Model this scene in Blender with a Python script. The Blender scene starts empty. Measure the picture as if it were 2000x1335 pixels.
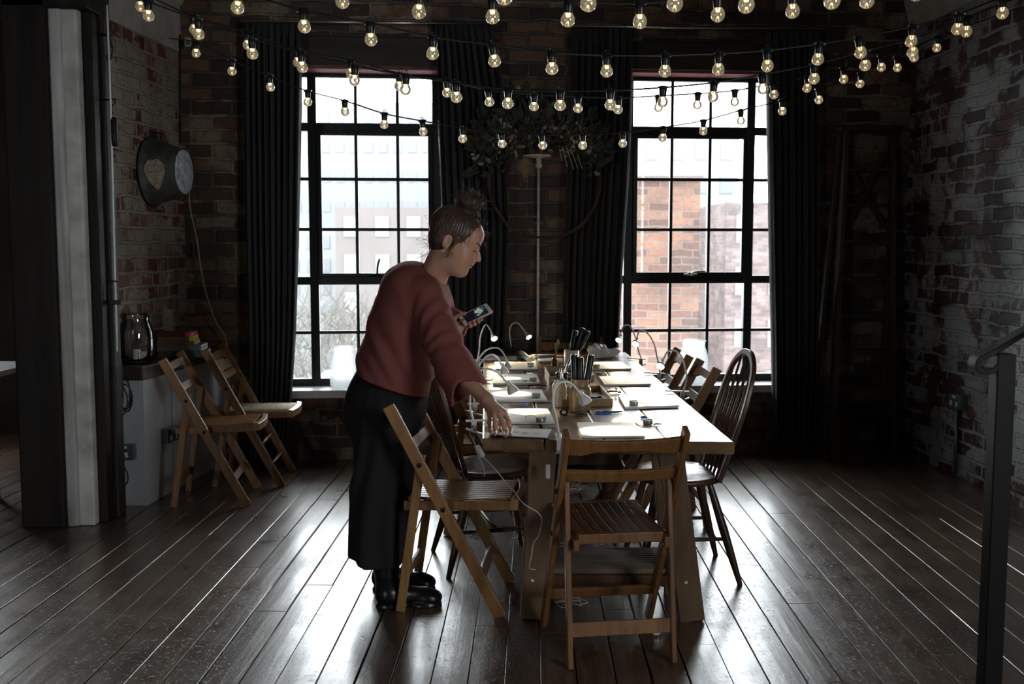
import bpy, bmesh, math, random
import numpy as np
from mathutils import Vector as V, Matrix, noise as mnoise
random.seed(7)
C = bpy.context.scene.collection
SC = bpy.context.scene
PI = math.pi
# ---------------------------------------------------------------- camera
FPX, TH, CAMH, PPY = 1944.0, math.radians(5.0), 1.45, 650.0
cd = bpy.data.cameras.new('camera'); cam = bpy.data.objects.new('camera', cd); C.objects.link(cam)
cam.location = (0, 0, CAMH); cam.rotation_euler = (PI/2-TH, 0, 0)
cd.sensor_width = 36; cd.lens = FPX/2000*36; cd.shift_y = -(667.5-PPY)/2000
cd.clip_start = .05; cd.clip_end = 400
cd.dof.use_dof = True; cd.dof.focus_distance = 4.05; cd.dof.aperture_fstop = 4.5
SC.camera = cam
# ---------------------------------------------------------------- sky light and exposure
SC.view_settings.view_transform = 'Standard'; SC.view_settings.look = 'None'
SC.view_settings.exposure = 0.0; SC.view_settings.gamma = 1.0; SC.view_settings.use_curve_mapping = False
w = bpy.data.worlds.new('overcast_sky'); SC.world = w; w.use_nodes = True
SKY = 17.0
w.node_tree.nodes['Background'].inputs[0].default_value = (.90, .965, 1.0, 1)
w.node_tree.nodes['Background'].inputs[1].default_value = SKY
def portal(name, loc, rot, sx, sy):
    l = bpy.data.lights.new(name, 'AREA'); l.shape = 'RECTANGLE'; l.size = sx; l.size_y = sy
    l.cycles.is_portal = True
    o = bpy.data.objects.new(name, l); C.objects.link(o); o.location = loc; o.rotation_euler = rot
    return o

# ---------------------------------------------------------------- pixel -> place
def ray(px, py):
    a = (px-1000)/FPX; b = -(py-PPY)/FPX; c, s = math.cos(TH), math.sin(TH)
    return V((a, c+b*s, -s+b*c))
def at(px, py, Y):
    d = ray(px, py); return V((0, 0, CAMH)) + d*(Y/d.y)
def atz(px, py, z=0.0):
    d = ray(px, py); return V((0, 0, CAMH)) + d*((z-CAMH)/d.z)
WA = math.radians(5.2); WY = 6.80      # back wall: yaw and distance
WM = Matrix.Translation((0, WY, 0)) @ Matrix.Rotation(WA, 4, 'Z')
def wl(px, py, off=0.0):               # point of the back wall's own frame (u, v=off, z)
    d = ray(px, py); n = V((-math.sin(WA), math.cos(WA), 0)); p0 = V((0, WY, 0)) + n*off
    t = (p0 - V((0, 0, CAMH))).dot(n)/d.dot(n)
    return WM.inverted() @ (V((0, 0, CAMH)) + d*t)

# ---------------------------------------------------------------- objects and tags
def tag(o, label=None, cat=None, group=None, kind=None):
    if label: o['label'] = label
    if cat: o['category'] = cat
    if group: o['group'] = group
    if kind: o['kind'] = kind
    return o
def thing(name, label, cat, loc=(0, 0, 0), rz=0, group=None):
    o = bpy.data.objects.new(name, None); C.objects.link(o)
    o.empty_display_size = .05; o.location = loc; o.rotation_euler = (0, 0, rz)
    return tag(o, label, cat, group)
def copy_tree(o, parent=None):
    c = o.copy(); C.objects.link(c)
    if parent: c.parent = parent
    for ch in [x for x in o.children]: copy_tree(ch, c)
    return c
class MB:
    def __init__(s): s.v = []; s.f = []; s.m = []; s.col = None
    def add(s, vs, fs, mi=0):
        n = len(s.v); s.v += [tuple(x) for x in vs]; s.f += [tuple(i+n for i in f) for f in fs]; s.m += [mi]*len(fs)
        return s
    def box(s, c, sz, M=None, mi=0):
        x, y, z = (a/2 for a in sz); c = V(c)
        vs = [V((i*x, j*y, k*z)) for i in (-1, 1) for j in (-1, 1) for k in (-1, 1)]
        vs = [(M @ p if M else p)+c for p in vs]
        return s.add(vs, [(0, 1, 3, 2), (4, 6, 7, 5), (0, 4, 5, 1), (2, 3, 7, 6), (0, 2, 6, 4), (1, 5, 7, 3)], mi)
    def b2(s, lo, hi, mi=0):
        return s.box([(a+b)/2 for a, b in zip(lo, hi)], [abs(b-a) for a, b in zip(lo, hi)], None, mi)
    def bar(s, p, q, w, t, side=(1, 0, 0), w2=None, t2=None, mi=0):   # w along side, t across
        p, q = V(p), V(q); d = (q-p).normalized(); sd = V(side); sd = (sd-d*sd.dot(d)).normalized(); u = d.cross(sd)
        w2 = w if w2 is None else w2; t2 = t if t2 is None else t2
        vs = []
        for P, a, b in ((p, w/2, t/2), (q, w2/2, t2/2)):
            for i, j in ((-1, -1), (1, -1), (1, 1), (-1, 1)): vs.append(P+sd*a*i+u*b*j)
        return s.add(vs, [(3, 2, 1, 0), (4, 5, 6, 7), (0, 1, 5, 4), (1, 2, 6, 5), (2, 3, 7, 6), (3, 0, 4, 7)], mi)
    def tube(s, pts, r, n=8, closed=False, mi=0, caps=True):
        pts = [V(p) for p in pts]; k = len(pts); rs = r if isinstance(r, (list, tuple)) else [r]*k
        ref = None; vs = []
        for i, p in enumerate(pts):
            a = pts[(i-1) % k] if (closed or i) else pts[0]; b = pts[(i+1) % k] if (closed or i < k-1) else pts[-1]
            d = (b-a); d = d.normalized() if d.length > 1e-9 else V((0, 0, 1))
            if ref is None: ref = d.orthogonal().normalized()
            ref = (ref-d*ref.dot(d)); ref = ref.normalized() if ref.length > 1e-6 else d.orthogonal().normalized()
            u = d.cross(ref)
            for j in range(n):
                t = 2*PI*j/n; vs.append(p+(ref*math.cos(t)+u*math.sin(t))*rs[i])
        fs = []
        for i in range(k if closed else k-1):
            for j in range(n):
                a = i*n+j; b = i*n+(j+1) % n; c = ((i+1) % k)*n
                fs.append((a, b, c+(j+1) % n, c+j))
        if not closed and caps: fs += [tuple(range(n-1, -1, -1)), tuple((k-1)*n+j for j in range(n))]
        return s.add(vs, fs, mi)
    def lathe(s, prof, n=24, c=(0, 0, 0), M=None, mi=0, ex=1.0):     # prof (r, z)
        c = V(c); vs = []
        for r, z in prof:
            for j in range(n):
                t = 2*PI*j/n; p = V((r*math.cos(t), r*math.sin(t)*ex, z)); vs.append((M @ p if M else p)+c)
        fs = []
        for i in range(len(prof)-1):
            for j in range(n):
                a = i*n+j; b = i*n+(j+1) % n; fs.append((a, b, b+n, a+n))
        k = len(prof)
        if prof[0][0] > 1e-6: fs.append(tuple(range(n-1, -1, -1)))
        if prof[-1][0] > 1e-6: fs.append(tuple((k-1)*n+j for j in range(n)))
        return s.add(vs, fs, mi)
    def ball(s, c, r, n=12, m=8, M=None, mi=0):
        r = r if isinstance(r, (list, tuple)) else (r, r, r); pr = []
        c = V(c); vs = []
        for i in range(m+1):
            a = -PI/2+PI*i/m
            for j in range(n):
                t = 2*PI*j/n; p = V((r[0]*math.cos(a)*math.cos(t), r[1]*math.cos(a)*math.sin(t), r[2]*math.sin(a)))
                vs.append((M @ p if M else p)+c)
        fs = [(i*n+j, i*n+(j+1) % n, (i+1)*n+(j+1) % n, (i+1)*n+j) for i in range(m) for j in range(n)]
        return s.add(vs, fs, mi)
    def prism(s, poly, z0, z1, M=None, mi=0):
        n = len(poly); vs = [V((x, y, z)) for z in (z0, z1) for x, y in poly]
        if M: vs = [M @ p for p in vs]
        return s.add(vs, [tuple(range(n-1, -1, -1)), tuple(range(n, 2*n))]+[(i, (i+1) % n, n+(i+1) % n, n+i) for i in range(n)], mi)
    def build(s, name, mats, parent=None, smooth=False, bevel=0, M=None, merge=False, auto=None):
        me = bpy.data.meshes.new(name)
        vs = s.v if M is None else [tuple(M @ V(p)) for p in s.v]
        me.from_pydata(vs, [], s.f); me.update()
        mats = mats if isinstance(mats, (list, tuple)) else [mats]
        for m in mats: me.materials.append(m)
        if len(mats) > 1: me.polygons.foreach_set('material_index', s.m)
        bm = bmesh.new(); bm.from_mesh(me)
        if merge: bmesh.ops.remove_doubles(bm, verts=bm.verts, dist=1e-5)
        bmesh.ops.recalc_face_normals(bm, faces=bm.faces)
        bm.to_mesh(me); bm.free()
        o = bpy.data.objects.new(name, me); C.objects.link(o)
        if parent: o.parent = parent
        if smooth:
            me.polygons.foreach_set('use_smooth', [True]*len(me.polygons))
            if auto is not None:
                bm = bmesh.new(); bm.from_mesh(me)
                for e in bm.edges:
                    if len(e.link_faces) == 2 and e.calc_face_angle(0) > auto: e.smooth = False
                bm.to_mesh(me); bm.free()
        if bevel:
            b = o.modifiers.new('bevel', 'BEVEL'); b.width = bevel; b.segments = 2; b.limit_method = 'ANGLE'; b.angle_limit = .6
            b.harden_normals = False
        return o
def spline(pts, n=8, closed=False):      # Catmull-Rom through points (any dimension)
    pts = [V(p) for p in pts]; k = len(pts); out = []
    rng = range(k if closed else k-1)
    for i in rng:
        if closed: p0, p1, p2, p3 = pts[(i-1) % k], pts[i], pts[(i+1) % k], pts[(i+2) % k]
        else: p0, p1, p2, p3 = pts[max(i-1, 0)], pts[i], pts[i+1], pts[min(i+2, k-1)]
        for j in range(n):
            t = j/n
            out.append(.5*((2*p1)+(p2-p0)*t+(2*p0-5*p1+4*p2-p3)*t*t+(3*p1-p0-3*p2+p3)*t**3))
    if not closed: out.append(pts[-1])
    return out

# ---------------------------------------------------------------- materials
def nm(name):
    m = bpy.data.materials.new(name); m.use_nodes = True
    nt = m.node_tree; b = nt.nodes['Principled BSDF']; return m, nt, b
def link(nt, a, b): nt.links.new(a, b)
def ramp(nt, src, stops):
    r = nt.nodes.new('ShaderNodeValToRGB'); e = r.color_ramp.elements
    while len(e) < len(stops): e.new(.5)
    for x, (p, c) in zip(e, stops):
        x.position = p; x.color = (*c, 1) if isinstance(c, (list, tuple)) else (c, c, c, 1)
    link(nt, src, r.inputs[0]); return r.outputs[0]
def coords(nt, scale=(1, 1, 1), kind='Object', rot=(0, 0, 0)):
    t = nt.nodes.new('ShaderNodeTexCoord'); mp = nt.nodes.new('ShaderNodeMapping')
    mp.inputs['Scale'].default_value = scale; mp.inputs['Rotation'].default_value = rot
    link(nt, t.outputs[kind], mp.inputs[0]); return mp.outputs[0]
def noisetex(nt, vec, scale, detail=3, rough=.5, dist=0):
    n = nt.nodes.new('ShaderNodeTexNoise'); n.inputs['Scale'].default_value = scale
    n.inputs['Detail'].default_value = detail; n.inputs['Roughness'].default_value = rough; n.inputs['Distortion'].default_value = dist
    link(nt, vec, n.inputs[0]); return n.outputs[0]
def mixc(nt, f, a, b, mode='MIX'):
    m = nt.nodes.new('ShaderNodeMix'); m.data_type = 'RGBA'; m.blend_type = mode
    for s, x in ((m.inputs[0], f), (m.inputs[6], a), (m.inputs[7], b)):
        if isinstance(x, (int, float)): s.default_value = x
        elif isinstance(x, (tuple, list)): s.default_value = (*x, 1)
        else: link(nt, x, s)
    return m.outputs[2]
def mth(nt, op, a, b=None):
    m = nt.nodes.new('ShaderNodeMath'); m.operation = op
    for s, x in ((m.inputs[0], a), (m.inputs[1], b)):
        if x is None: continue
        if isinstance(x, (int, float)): s.default_value = x
        else: link(nt, x, s)
    return m.outputs[0]
def bump(nt, b, h, strength=.3, dist=.01):
    n = nt.nodes.new('ShaderNodeBump'); n.inputs['Strength'].default_value = strength; n.inputs['Distance'].default_value = dist
    link(nt, h, n.inputs['Height']); link(nt, n.outputs[0], b.inputs['Normal'])
def plain(name, col, rough=.6, metal=0, var=.15, sc=20, bmp=0, spec=None, emit=None, es=0, bs=200):
    m, nt, b = nm(name); c = coords(nt)
    n = noisetex(nt, c, sc)
    lo = tuple(x*(1-var) for x in col); hi = tuple(min(1, x*(1+var)) for x in col)
    link(nt, ramp(nt, n, [(.3, lo), (.7, hi)]), b.inputs['Base Color'])
    b.inputs['Roughness'].default_value = rough; b.inputs['Metallic'].default_value = metal
    if spec is not None: b.inputs['Specular IOR Level'].default_value = spec
    if bmp: bump(nt, b, noisetex(nt, c, bs), bmp, .002)
    if emit: b.inputs['Emission Color'].default_value = (*emit, 1); b.inputs['Emission Strength'].default_value = es
    return m
def wood(name, c1, c2, rough=.45, axis='z', fine=1.0, rvar=.12, coat=0):
    m, nt, b = nm(name); k = {'x': (2.2, 30, 30), 'y': (30, 2.2, 30), 'z': (30, 30, 2.2)}[axis]
    c = coords(nt, tuple(v*fine for v in k))
    g = noisetex(nt, c, 1.0, 6, .6, .6); g2 = noisetex(nt, coords(nt), 3, 3)
    col = ramp(nt, g, [(.3, c1), (.7, c2)])
    col = mixc(nt, .55, col, ramp(nt, g2, [(.3, .45), (.7, 1.0)]), 'MULTIPLY')
    link(nt, col, b.inputs['Base Color'])
    link(nt, ramp(nt, g2, [(.3, rough-rvar), (.7, rough+rvar)]), b.inputs['Roughness'])
    bump(nt, b, g, .4, .004)
    if coat: b.inputs['Coat Weight'].default_value = coat; b.inputs['Coat Roughness'].default_value = .15
    return m
def brick(name, ca, cb, mortar, paint, amount, bw=.235, bh=.088, pscale=2.2, ms=.012, paint2=None, pz=0, seed=0, pbk=.16):
    """weathered brickwork in the wall's own x / z, with patches of old paint"""
    m, nt, b = nm(name)
    t = nt.nodes.new('ShaderNodeTexCoord'); sx = nt.nodes.new('ShaderNodeSeparateXYZ'); link(nt, t.outputs['Object'], sx.inputs[0])
    cx = nt.nodes.new('ShaderNodeCombineXYZ'); link(nt, mth(nt, 'ADD', sx.outputs[0], sx.outputs[1]), cx.inputs[0]); link(nt, sx.outputs[2], cx.inputs[1])
    # wobble so that courses are not ruler straight
    nn = nt.nodes.new('ShaderNodeTexNoise'); nn.inputs['Scale'].default_value = 5.0; nn.inputs['Detail'].default_value = 6; link(nt, t.outputs['Object'], nn.inputs[0])
    va = nt.nodes.new('ShaderNodeVectorMath'); va.operation = 'MULTIPLY_ADD'; link(nt, nn.outputs['Color'], va.inputs[0])
    va.inputs[1].default_value = (.05, .05, 0); link(nt, cx.outputs[0], va.inputs[2])
    br = nt.nodes.new('ShaderNodeTexBrick'); link(nt, va.outputs[0], br.inputs[0])
    br.inputs['Scale'].default_value = 1; br.inputs['Brick Width'].default_value = bw; br.inputs['Row Height'].default_value = bh
    br.inputs['Mortar Size'].default_value = ms; br.inputs['Mortar Smooth'].default_value = .35; br.inputs['Bias'].default_value = 0
    br.inputs['Color1'].default_value = (0, 0, 0, 1); br.inputs['Color2'].default_value = (1, 1, 1, 1); br.inputs['Mortar'].default_value = (.5, .5, .5, 1)
    mask = br.outputs['Fac']
    tone = ramp(nt, br.outputs['Color'], [(0, ca), (.35, tuple(x*.55 for x in ca)), (.6, cb), (1, tuple(x*1.25 for x in cb))])
    n1 = noisetex(nt, t.outputs['Object'], 18, 5, .65)
    tone = mixc(nt, .7, tone, ramp(nt, n1, [(.3, .35), (.7, 1.15)]), 'MULTIPLY')
    col = mixc(nt, mask, tone, mortar)
    p = noisetex(nt, t.outputs['Object'], pscale, 8, .72, .4)
    # paint clings brick by brick
    pb = mth(nt, 'ADD', p, mth(nt, 'MULTIPLY', mth(nt, 'SUBTRACT', br.outputs['Color'], .5), pbk))
    pb = mth(nt, 'ADD', pb, mth(nt, 'MULTIPLY', mask, .06))
    if pz: pb = mth(nt, 'ADD', pb, mth(nt, 'MULTIPLY', sx.outputs[2], pz))
    pm = ramp(nt, pb, [(1-amount-.02, 0), (1-amount+.03, 1)])
    n3 = noisetex(nt, t.outputs['Object'], 35, 4, .7)
    pc = mixc(nt, ramp(nt, n3, [(.35, 0), (.65, 1)]), paint, paint2 or tuple(x*.6 for x in paint))
    col = mixc(nt, pm, col, pc)
    dirt = noisetex(nt, t.outputs['Object'], 1.1, 6, .6)
    col = mixc(nt, .8, col, ramp(nt, dirt, [(.35, .3), (.62, 1)]), 'MULTIPLY')
    link(nt, col, b.inputs['Base Color']); b.inputs['Roughness'].default_value = .62
    h = mth(nt, 'ADD', mth(nt, 'MULTIPLY', mask, -1.0), mth(nt, 'MULTIPLY', n1, .55))
    h = mth(nt, 'ADD', h, mth(nt, 'MULTIPLY', pm, .12))
    h = mth(nt, 'ADD', h, mth(nt, 'MULTIPLY', br.outputs['Color'], .3))
    bump(nt, b, h, .9, .014)
    return m
M = {}
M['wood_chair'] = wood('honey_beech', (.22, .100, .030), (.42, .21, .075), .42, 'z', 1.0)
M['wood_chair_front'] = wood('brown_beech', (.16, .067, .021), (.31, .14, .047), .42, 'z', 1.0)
M['wood_windsor'] = wood('dark_elm', (.075, .032, .018), (.14, .065, .032), .32, 'z', .7)
M['wood_table'] = wood('scaffold_board', (.15, .078, .034), (.31, .180, .084), .27, 'y', .6)
M['wood_table'].node_tree.nodes['Principled BSDF'].inputs['Coat Weight'].default_value = .7; M['wood_table'].node_tree.nodes['Principled BSDF'].inputs['Coat Roughness'].default_value = .28
M['wood_leg'] = wood('pine_trestle', (.13, .070, .031), (.21, .118, .056), .5, 'z', .8)
M['deck'] = wood('grey_decking', (.14, .10, .065), (.24, .18, .12), .6, 'x', .8)
M['wood_shelf'] = wood('dark_worktop', (.035, .020, .013), (.085, .052, .034), .5, 'y', .7)
M['wood_tray'] = wood('ply_tray', (.30, .17, .075), (.42, .26, .125), .5, 'x', .8)
M['timber'] = wood('black_timber', (.008, .0065, .006), (.028, .021, .017), .6, 'z', .35)
M['timber_worn_lit'] = wood('worn_lit_timber', (.20, .19, .17), (.74, .72, .69), .5, 'z', .3)
for k_ in ('timber',): M[k_].node_tree.nodes['Principled BSDF'].inputs['Specular IOR Level'].default_value = .18
M['timber_beam'] = wood('lintel_oak', (.018, .013, .010), (.06, .042, .03), .6, 'x', .35)
M['ladder'] = wood('ladder_wood', (.03, .02, .014), (.07, .045, .03), .7, 'z', .8)
M['red'] = plain('red_paint', (.30, .06, .06), .5)
M['iron'] = plain('black_iron', (.012, .012, .013), .45, .6, bmp=.2)
M['frame'] = plain('black_window_steel', (.010, .012, .012), .35, 0)
M['sill'] = plain('white_sill', (.62, .62, .60), .35)
M['white'] = plain('white_board', (.55, .56, .57), .5, var=.08, sc=6)
M['plaster'] = plain('old_plaster', (.36, .34, .31), .8, var=.2, sc=7, bmp=.3, bs=60)
M['limewash'] = plain('limewashed_plaster', (.45, .42, .37), .85, var=.22, sc=9, bmp=.6, bs=45)
M['curtain'] = plain('charcoal_linen', (.037, .037, .039), .85, var=.2, sc=60, bmp=.4, bs=900)
M['steel'] = plain('brushed_steel', (.55, .54, .52), .28, 1)
M['conduit'] = plain('pale_conduit', (.74, .74, .72), .4)
M['steel_dark'] = plain('galvanised', (.075, .075, .068), .6, .3, var=.35, sc=14)
M['zinc'] = plain('zinc_bottom', (.50, .55, .60), .6, .1, var=.5, sc=26)
M['socket'] = plain('grey_socket_metal', (.16, .20, .215), .35, .6)
M['white_pl'] = plain('white_plastic', (.72, .71, .68), .3, var=.04)
M['paper'] = plain('paper', (.80, .79, .77), .7, var=.03)
M['pad'] = plain('white_pad', (.76, .75, .72), .5, var=.04)
M['stone'] = plain('stoneware', (.24, .175, .095), .28, var=.18, sc=30)
M['stone_w'] = plain('pale_stoneware', (.70, .66, .58), .28, var=.08)
M['black_pl'] = plain('black_plastic', (.010, .010, .012), .33)
M['blue'] = plain('blue_wax', (.02, .16, .55), .35)
M['lblue'] = plain('light_blue_wax', (.10, .38, .85), .4)
M['green'] = plain('green_plastic', (.01, .16, .12), .35)
M['cable_w'] = plain('white_cable', (.62, .60, .56), .45, var=.05)
M['cable_b'] = plain('black_cable', (.008, .008, .008), .45)
M['brown_glass'] = plain('brown_glass', (.10, .04, .012), .15)
M['twig'] = plain('dark_twig', (.055, .032, .022), .8, var=.4)
M['leaf_dark'] = plain('dried_leaf_dark', (.045, .048, .032), .7, var=.5)
M['leaf_pale'] = plain('dried_leaf_pale', (.42, .38, .27), .7, var=.35)
M['leaf_grey'] = plain('eucalyptus_leaf', (.20, .26, .245), .65, var=.35)
M['leaf_amber'] = plain('amber_tassel', (.42, .22, .06), .7, var=.35)
M['leaf_red'] = plain('rust_leaf', (.15, .04, .03), .7, var=.35)
def thin_glass(name, tint=(1, 1, 1), gl=.9, ior=1.5, rough=.02, face=.0):
    m = bpy.data.materials.new(name); m.use_nodes = True; nt = m.node_tree; nt.nodes.clear()
    o = nt.nodes.new('ShaderNodeOutputMaterial'); mx = nt.nodes.new('ShaderNodeMixShader')
    t = nt.nodes.new('ShaderNodeBsdfTransparent'); g = nt.nodes.new('ShaderNodeBsdfGlossy'); f = nt.nodes.new('ShaderNodeFresnel')
    t.inputs[0].default_value = (*tint, 1); g.inputs['Roughness'].default_value = rough; f.inputs[0].default_value = ior
    fac = mth(nt, 'ADD', mth(nt, 'MULTIPLY', f.outputs[0], gl), face)
    link(nt, fac, mx.inputs[0]); link(nt, t.outputs[0], mx.inputs[1]); link(nt, g.outputs[0], mx.inputs[2]); link(nt, mx.outputs[0], o.inputs[0])
    return m
M['pane'] = thin_glass('window_glass', (.985, .99, .99), .8)
M['glass'] = thin_glass('clear_glass', (.975, .985, .985), 1.5, 1.6, .03, .015)
M['bulb'] = thin_glass('bulb_glass', (.88, .88, .86), 2.2, 1.7, .05, .10)
nt = M['bulb'].node_tree; o_ = nt.nodes['Material Output']; src = o_.inputs[0].links[0].from_socket
mx = nt.nodes.new('ShaderNodeMixShader'); tr_ = nt.nodes.new('ShaderNodeBsdfTranslucent'); tr_.inputs[0].default_value = (.95, .95, .93, 1); mx.inputs[0].default_value = .20
link(nt, src, mx.inputs[1]); link(nt, tr_.outputs[0], mx.inputs[2]); link(nt, mx.outputs[0], o_.inputs[0])
def emis(name, col, s):
    m, nt, b = nm(name); b.inputs['Base Color'].default_value = (.8, .7, .5, 1)
    b.inputs['Emission Color'].default_value = (*col, 1); b.inputs['Emission Strength'].default_value = s; return m
M['led'] = emis('warm_led', (1, .72, .30), 7)
def frosted(name):
    m = bpy.data.materials.new(name); m.use_nodes = True; nt = m.node_tree; nt.nodes.clear(); N = nt.nodes.new
    o = N('ShaderNodeOutputMaterial'); a = N('ShaderNodeMixShader'); b = N('ShaderNodeMixShader'); t = N('ShaderNodeBsdfTransparent'); l = N('ShaderNodeBsdfTranslucent'); d = N('ShaderNodeBsdfDiffuse')
    t.inputs[0].default_value = (.97, .98, .98, 1); l.inputs[0].default_value = (.9, .92, .93, 1); d.inputs[0].default_value = (.8, .8, .8, 1); b.inputs[0].default_value = .25; a.inputs[0].default_value = .38
    link(nt, l.outputs[0], b.inputs[1]); link(nt, d.outputs[0], b.inputs[2]); link(nt, t.outputs[0], a.inputs[1]); link(nt, b.outputs[0], a.inputs[2]); link(nt, a.outputs[0], o.inputs[0]); return m
M['spot'] = emis('lamp_led', (1, .93, .72), 14)
# ================================================================ ROOM
# floor: separate boards with open joints, one structure mesh
FA = math.atan(.02)
def floor_mesh():
    rnd = random.Random(3); vs = []; fs = []; cols = []
    x = -6.2
    while x < 4.6:
        wd = rnd.uniform(.118, .142); y = -4.6+rnd.uniform(-2, 0)
        gap = rnd.choice([.003, .003, .004, .005, .009])
        while y < 8.2:
            ln = rnd.uniform(1.3, 3.6); x0, x1 = x+gap/2, x+wd-gap/2; y0, y1 = y+.0012, y+ln-.0012
            z = rnd.uniform(-.0014, .0006); tl = rnd.uniform(-.004, .004)*wd; c = rnd.choice([.0004, .0005, .0007, .0015]); n = len(vs); g = rnd.random()
            prof = [(x0, -.02), (x0, -c*1.3), (x0+c*1.6, tl), (x0+(x1-x0)*.5, .0007), (x1-c*1.6, -tl), (x1, -c*1.3), (x1, -.02)]
            ny = max(2, int(ln/.4)); 
            for j in range(ny+1):
                yy = y0+(y1-y0)*j/ny; wob = mnoise.noise(V((x*7, yy*.9, 3)))*.0012
                for a, b in prof: vs.append((a+wob*.5, yy, b+z+wob))
            for j in range(ny):
                for k in range(6): fs.append((n+j*7+k, n+j*7+k+1, n+(j+1)*7+k+1, n+(j+1)*7+k)); cols.append(g)
            fs.append(tuple(n+k for k in range(6, -1, -1))); cols.append(g)
            fs.append(tuple(n+ny*7+k for k in range(7))); cols.append(g)
            y += ln
        x += wd
    n = len(vs); vs += [(-6.3, -4.7, -.018), (4.7, -4.7, -.018), (4.7, 8.3, -.018), (-6.3, 8.3, -.018)]
    fs.append((n, n+1, n+2, n+3)); cols.append(-1)
    me = bpy.data.meshes.new('floor'); me.from_pydata(vs, [], fs); me.update()
    a = me.attributes.new('board', 'FLOAT', 'FACE'); a.data.foreach_set('value', cols)
    bm = bmesh.new(); bm.from_mesh(me); bmesh.ops.recalc_face_normals(bm, faces=bm.faces); bm.to_mesh(me); bm.free()
    m, nt, b = nm('worn_dark_floorboards')
    at_ = nt.nodes.new('ShaderNodeAttribute'); at_.attribute_name = 'board'
    c = coords(nt); cg = coords(nt, (22, 1.3, 1)); 
    off = nt.nodes.new('ShaderNodeVectorMath'); off.operation = 'ADD'; link(nt, cg, off.inputs[0])
    cb = nt.nodes.new('ShaderNodeCombineXYZ'); link(nt, mth(nt, 'MULTIPLY', at_.outputs['Fac'], 40), cb.inputs[1]); link(nt, cb.outputs[0], off.inputs[1])
    g = noisetex(nt, off.outputs[0], 1.6, 7, .65, 1.2)
    big = noisetex(nt, c, 1.6, 5, .6); spk = noisetex(nt, c, 55, 4, .7); wear = noisetex(nt, c, 6, 6, .7)
    col = ramp(nt, g, [(.28, (.056, .032, .019)), (.72, (.215, .135, .083))])
    col = mixc(nt, .8, col, ramp(nt, big, [(.32, .35), (.68, 1.25)]), 'MULTIPLY')
    col = mixc(nt, .6, col, ramp(nt, wear, [(.3, .55), (.62, 1.1)]), 'MULTIPLY')
    col = mixc(nt, .45, col, ramp(nt, at_.outputs['Fac'], [(0, .55), (1, 1.15)]), 'MULTIPLY')
    col = mixc(nt, ramp(nt, at_.outputs['Fac'], [(0, 1), (.0001, 0)]) if False else 0.0, col, (0, 0, 0))
    link(nt, col, b.inputs['Base Color'])
    r = mth(nt, 'ADD', ramp(nt, wear, [(.3, .24), (.7, .42)]), mth(nt, 'MULTIPLY', ramp(nt, spk, [(.55, 0), (.7, 1)]), .10))
    link(nt, r, b.inputs['Roughness']); b.inputs['Specular IOR Level'].default_value = .8; link(nt, ramp(nt, big, [(.38, .15), (.62, .85)]), b.inputs['Coat Weight']); b.inputs['Coat Roughness'].default_value = .22
    h = mth(nt, 'ADD', mth(nt, 'MULTIPLY', g, .7), mth(nt, 'MULTIPLY', wear, .25)); h = mth(nt, 'ADD', h, mth(nt, 'MULTIPLY', ramp(nt, spk, [(.58, 0), (.70, 1)]), -.8))
    bump(nt, b, h, .42, .0035)
    me.materials.append(m)
    o = bpy.data.objects.new('floor', me); C.objects.link(o); o['kind'] = 'structure'
    o.rotation_euler = (0, 0, -FA); return o
floor_mesh()

# ---- back wall with two openings
Z_CEIL = 4.1
M['brick_back'] = brick('old_brick_back', (.095, .045, .029), (.23, .115, .062), (.085, .077, .064), (.30, .24, .16), .42, bw=.26, bh=.093, pbk=.24)
M['brick_left'] = brick('old_brick_left', (.22, .060, .040), (.28, .11, .07), (.26, .235, .20), (.41, .355, .285), .485, bw=.15, bh=.088, pz=.025, pscale=3.6, pbk=.10)
M['brick_right'] = brick('old_brick_right', (.085, .030, .024), (.16, .055, .042), (.05, .047, .043), (.42, .43, .43), .49, bw=.24, bh=.085, pscale=3.0)
OFF = .20                                    # the windows stand 20 cm back in the wall
def wu(px): return wl(px, 400, OFF).x
cols1 = [wu(p) for p in (533, 612.5, 697, 778, 853.5, 935)]
cols2 = [wu(p) for p in (1145, 1226, 1310, 1384, 1462, 1543)]
zr = lambda y, px: wl(px, y, OFF).z
rows = [zr(748, 700), zr(648, 700), zr(547.5, 700), zr(448, 700), zr(350, 700), zr(249, 700), zr(141, 700)]
rows2 = [zr(740, 1370), zr(644, 1370), zr(545, 1370), zr(448.5, 1370), zr(351, 1370), zr(256, 1370), zr(149, 1370)]
ULEFT = wl(362, 500, 0).x; URIGHT = wl(1768, 500, 0).x
ops = [(cols1[0]-.02, cols1[-1]+.02, rows[0]-.02, rows[-1]+.02), (cols2[0]-.02, cols2[-1]+.02, rows2[0]-.02, rows2[-1]+.02)]
mb = MB()
T = .42
xs = [ULEFT-.25, ops[0][0], ops[0][1], ops[1][0], ops[1][1], URIGHT+.25]
for i in range(5):
    if i in (0, 2, 4): mb.b2((xs[i], 0, -.02), (xs[i+1], T, Z_CEIL))
    else:
        o_ = ops[0] if i == 1 else ops[1]
        mb.b2((xs[i], 0, -.02), (xs[i+1], T, o_[2])); mb.b2((xs[i], 0, o_[3]), (xs[i+1], T, Z_CEIL))
wb = mb.build('wall_back', M['brick_back'], merge=True); wb['kind'] = 'structure'; wb.matrix_world = WM
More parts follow.
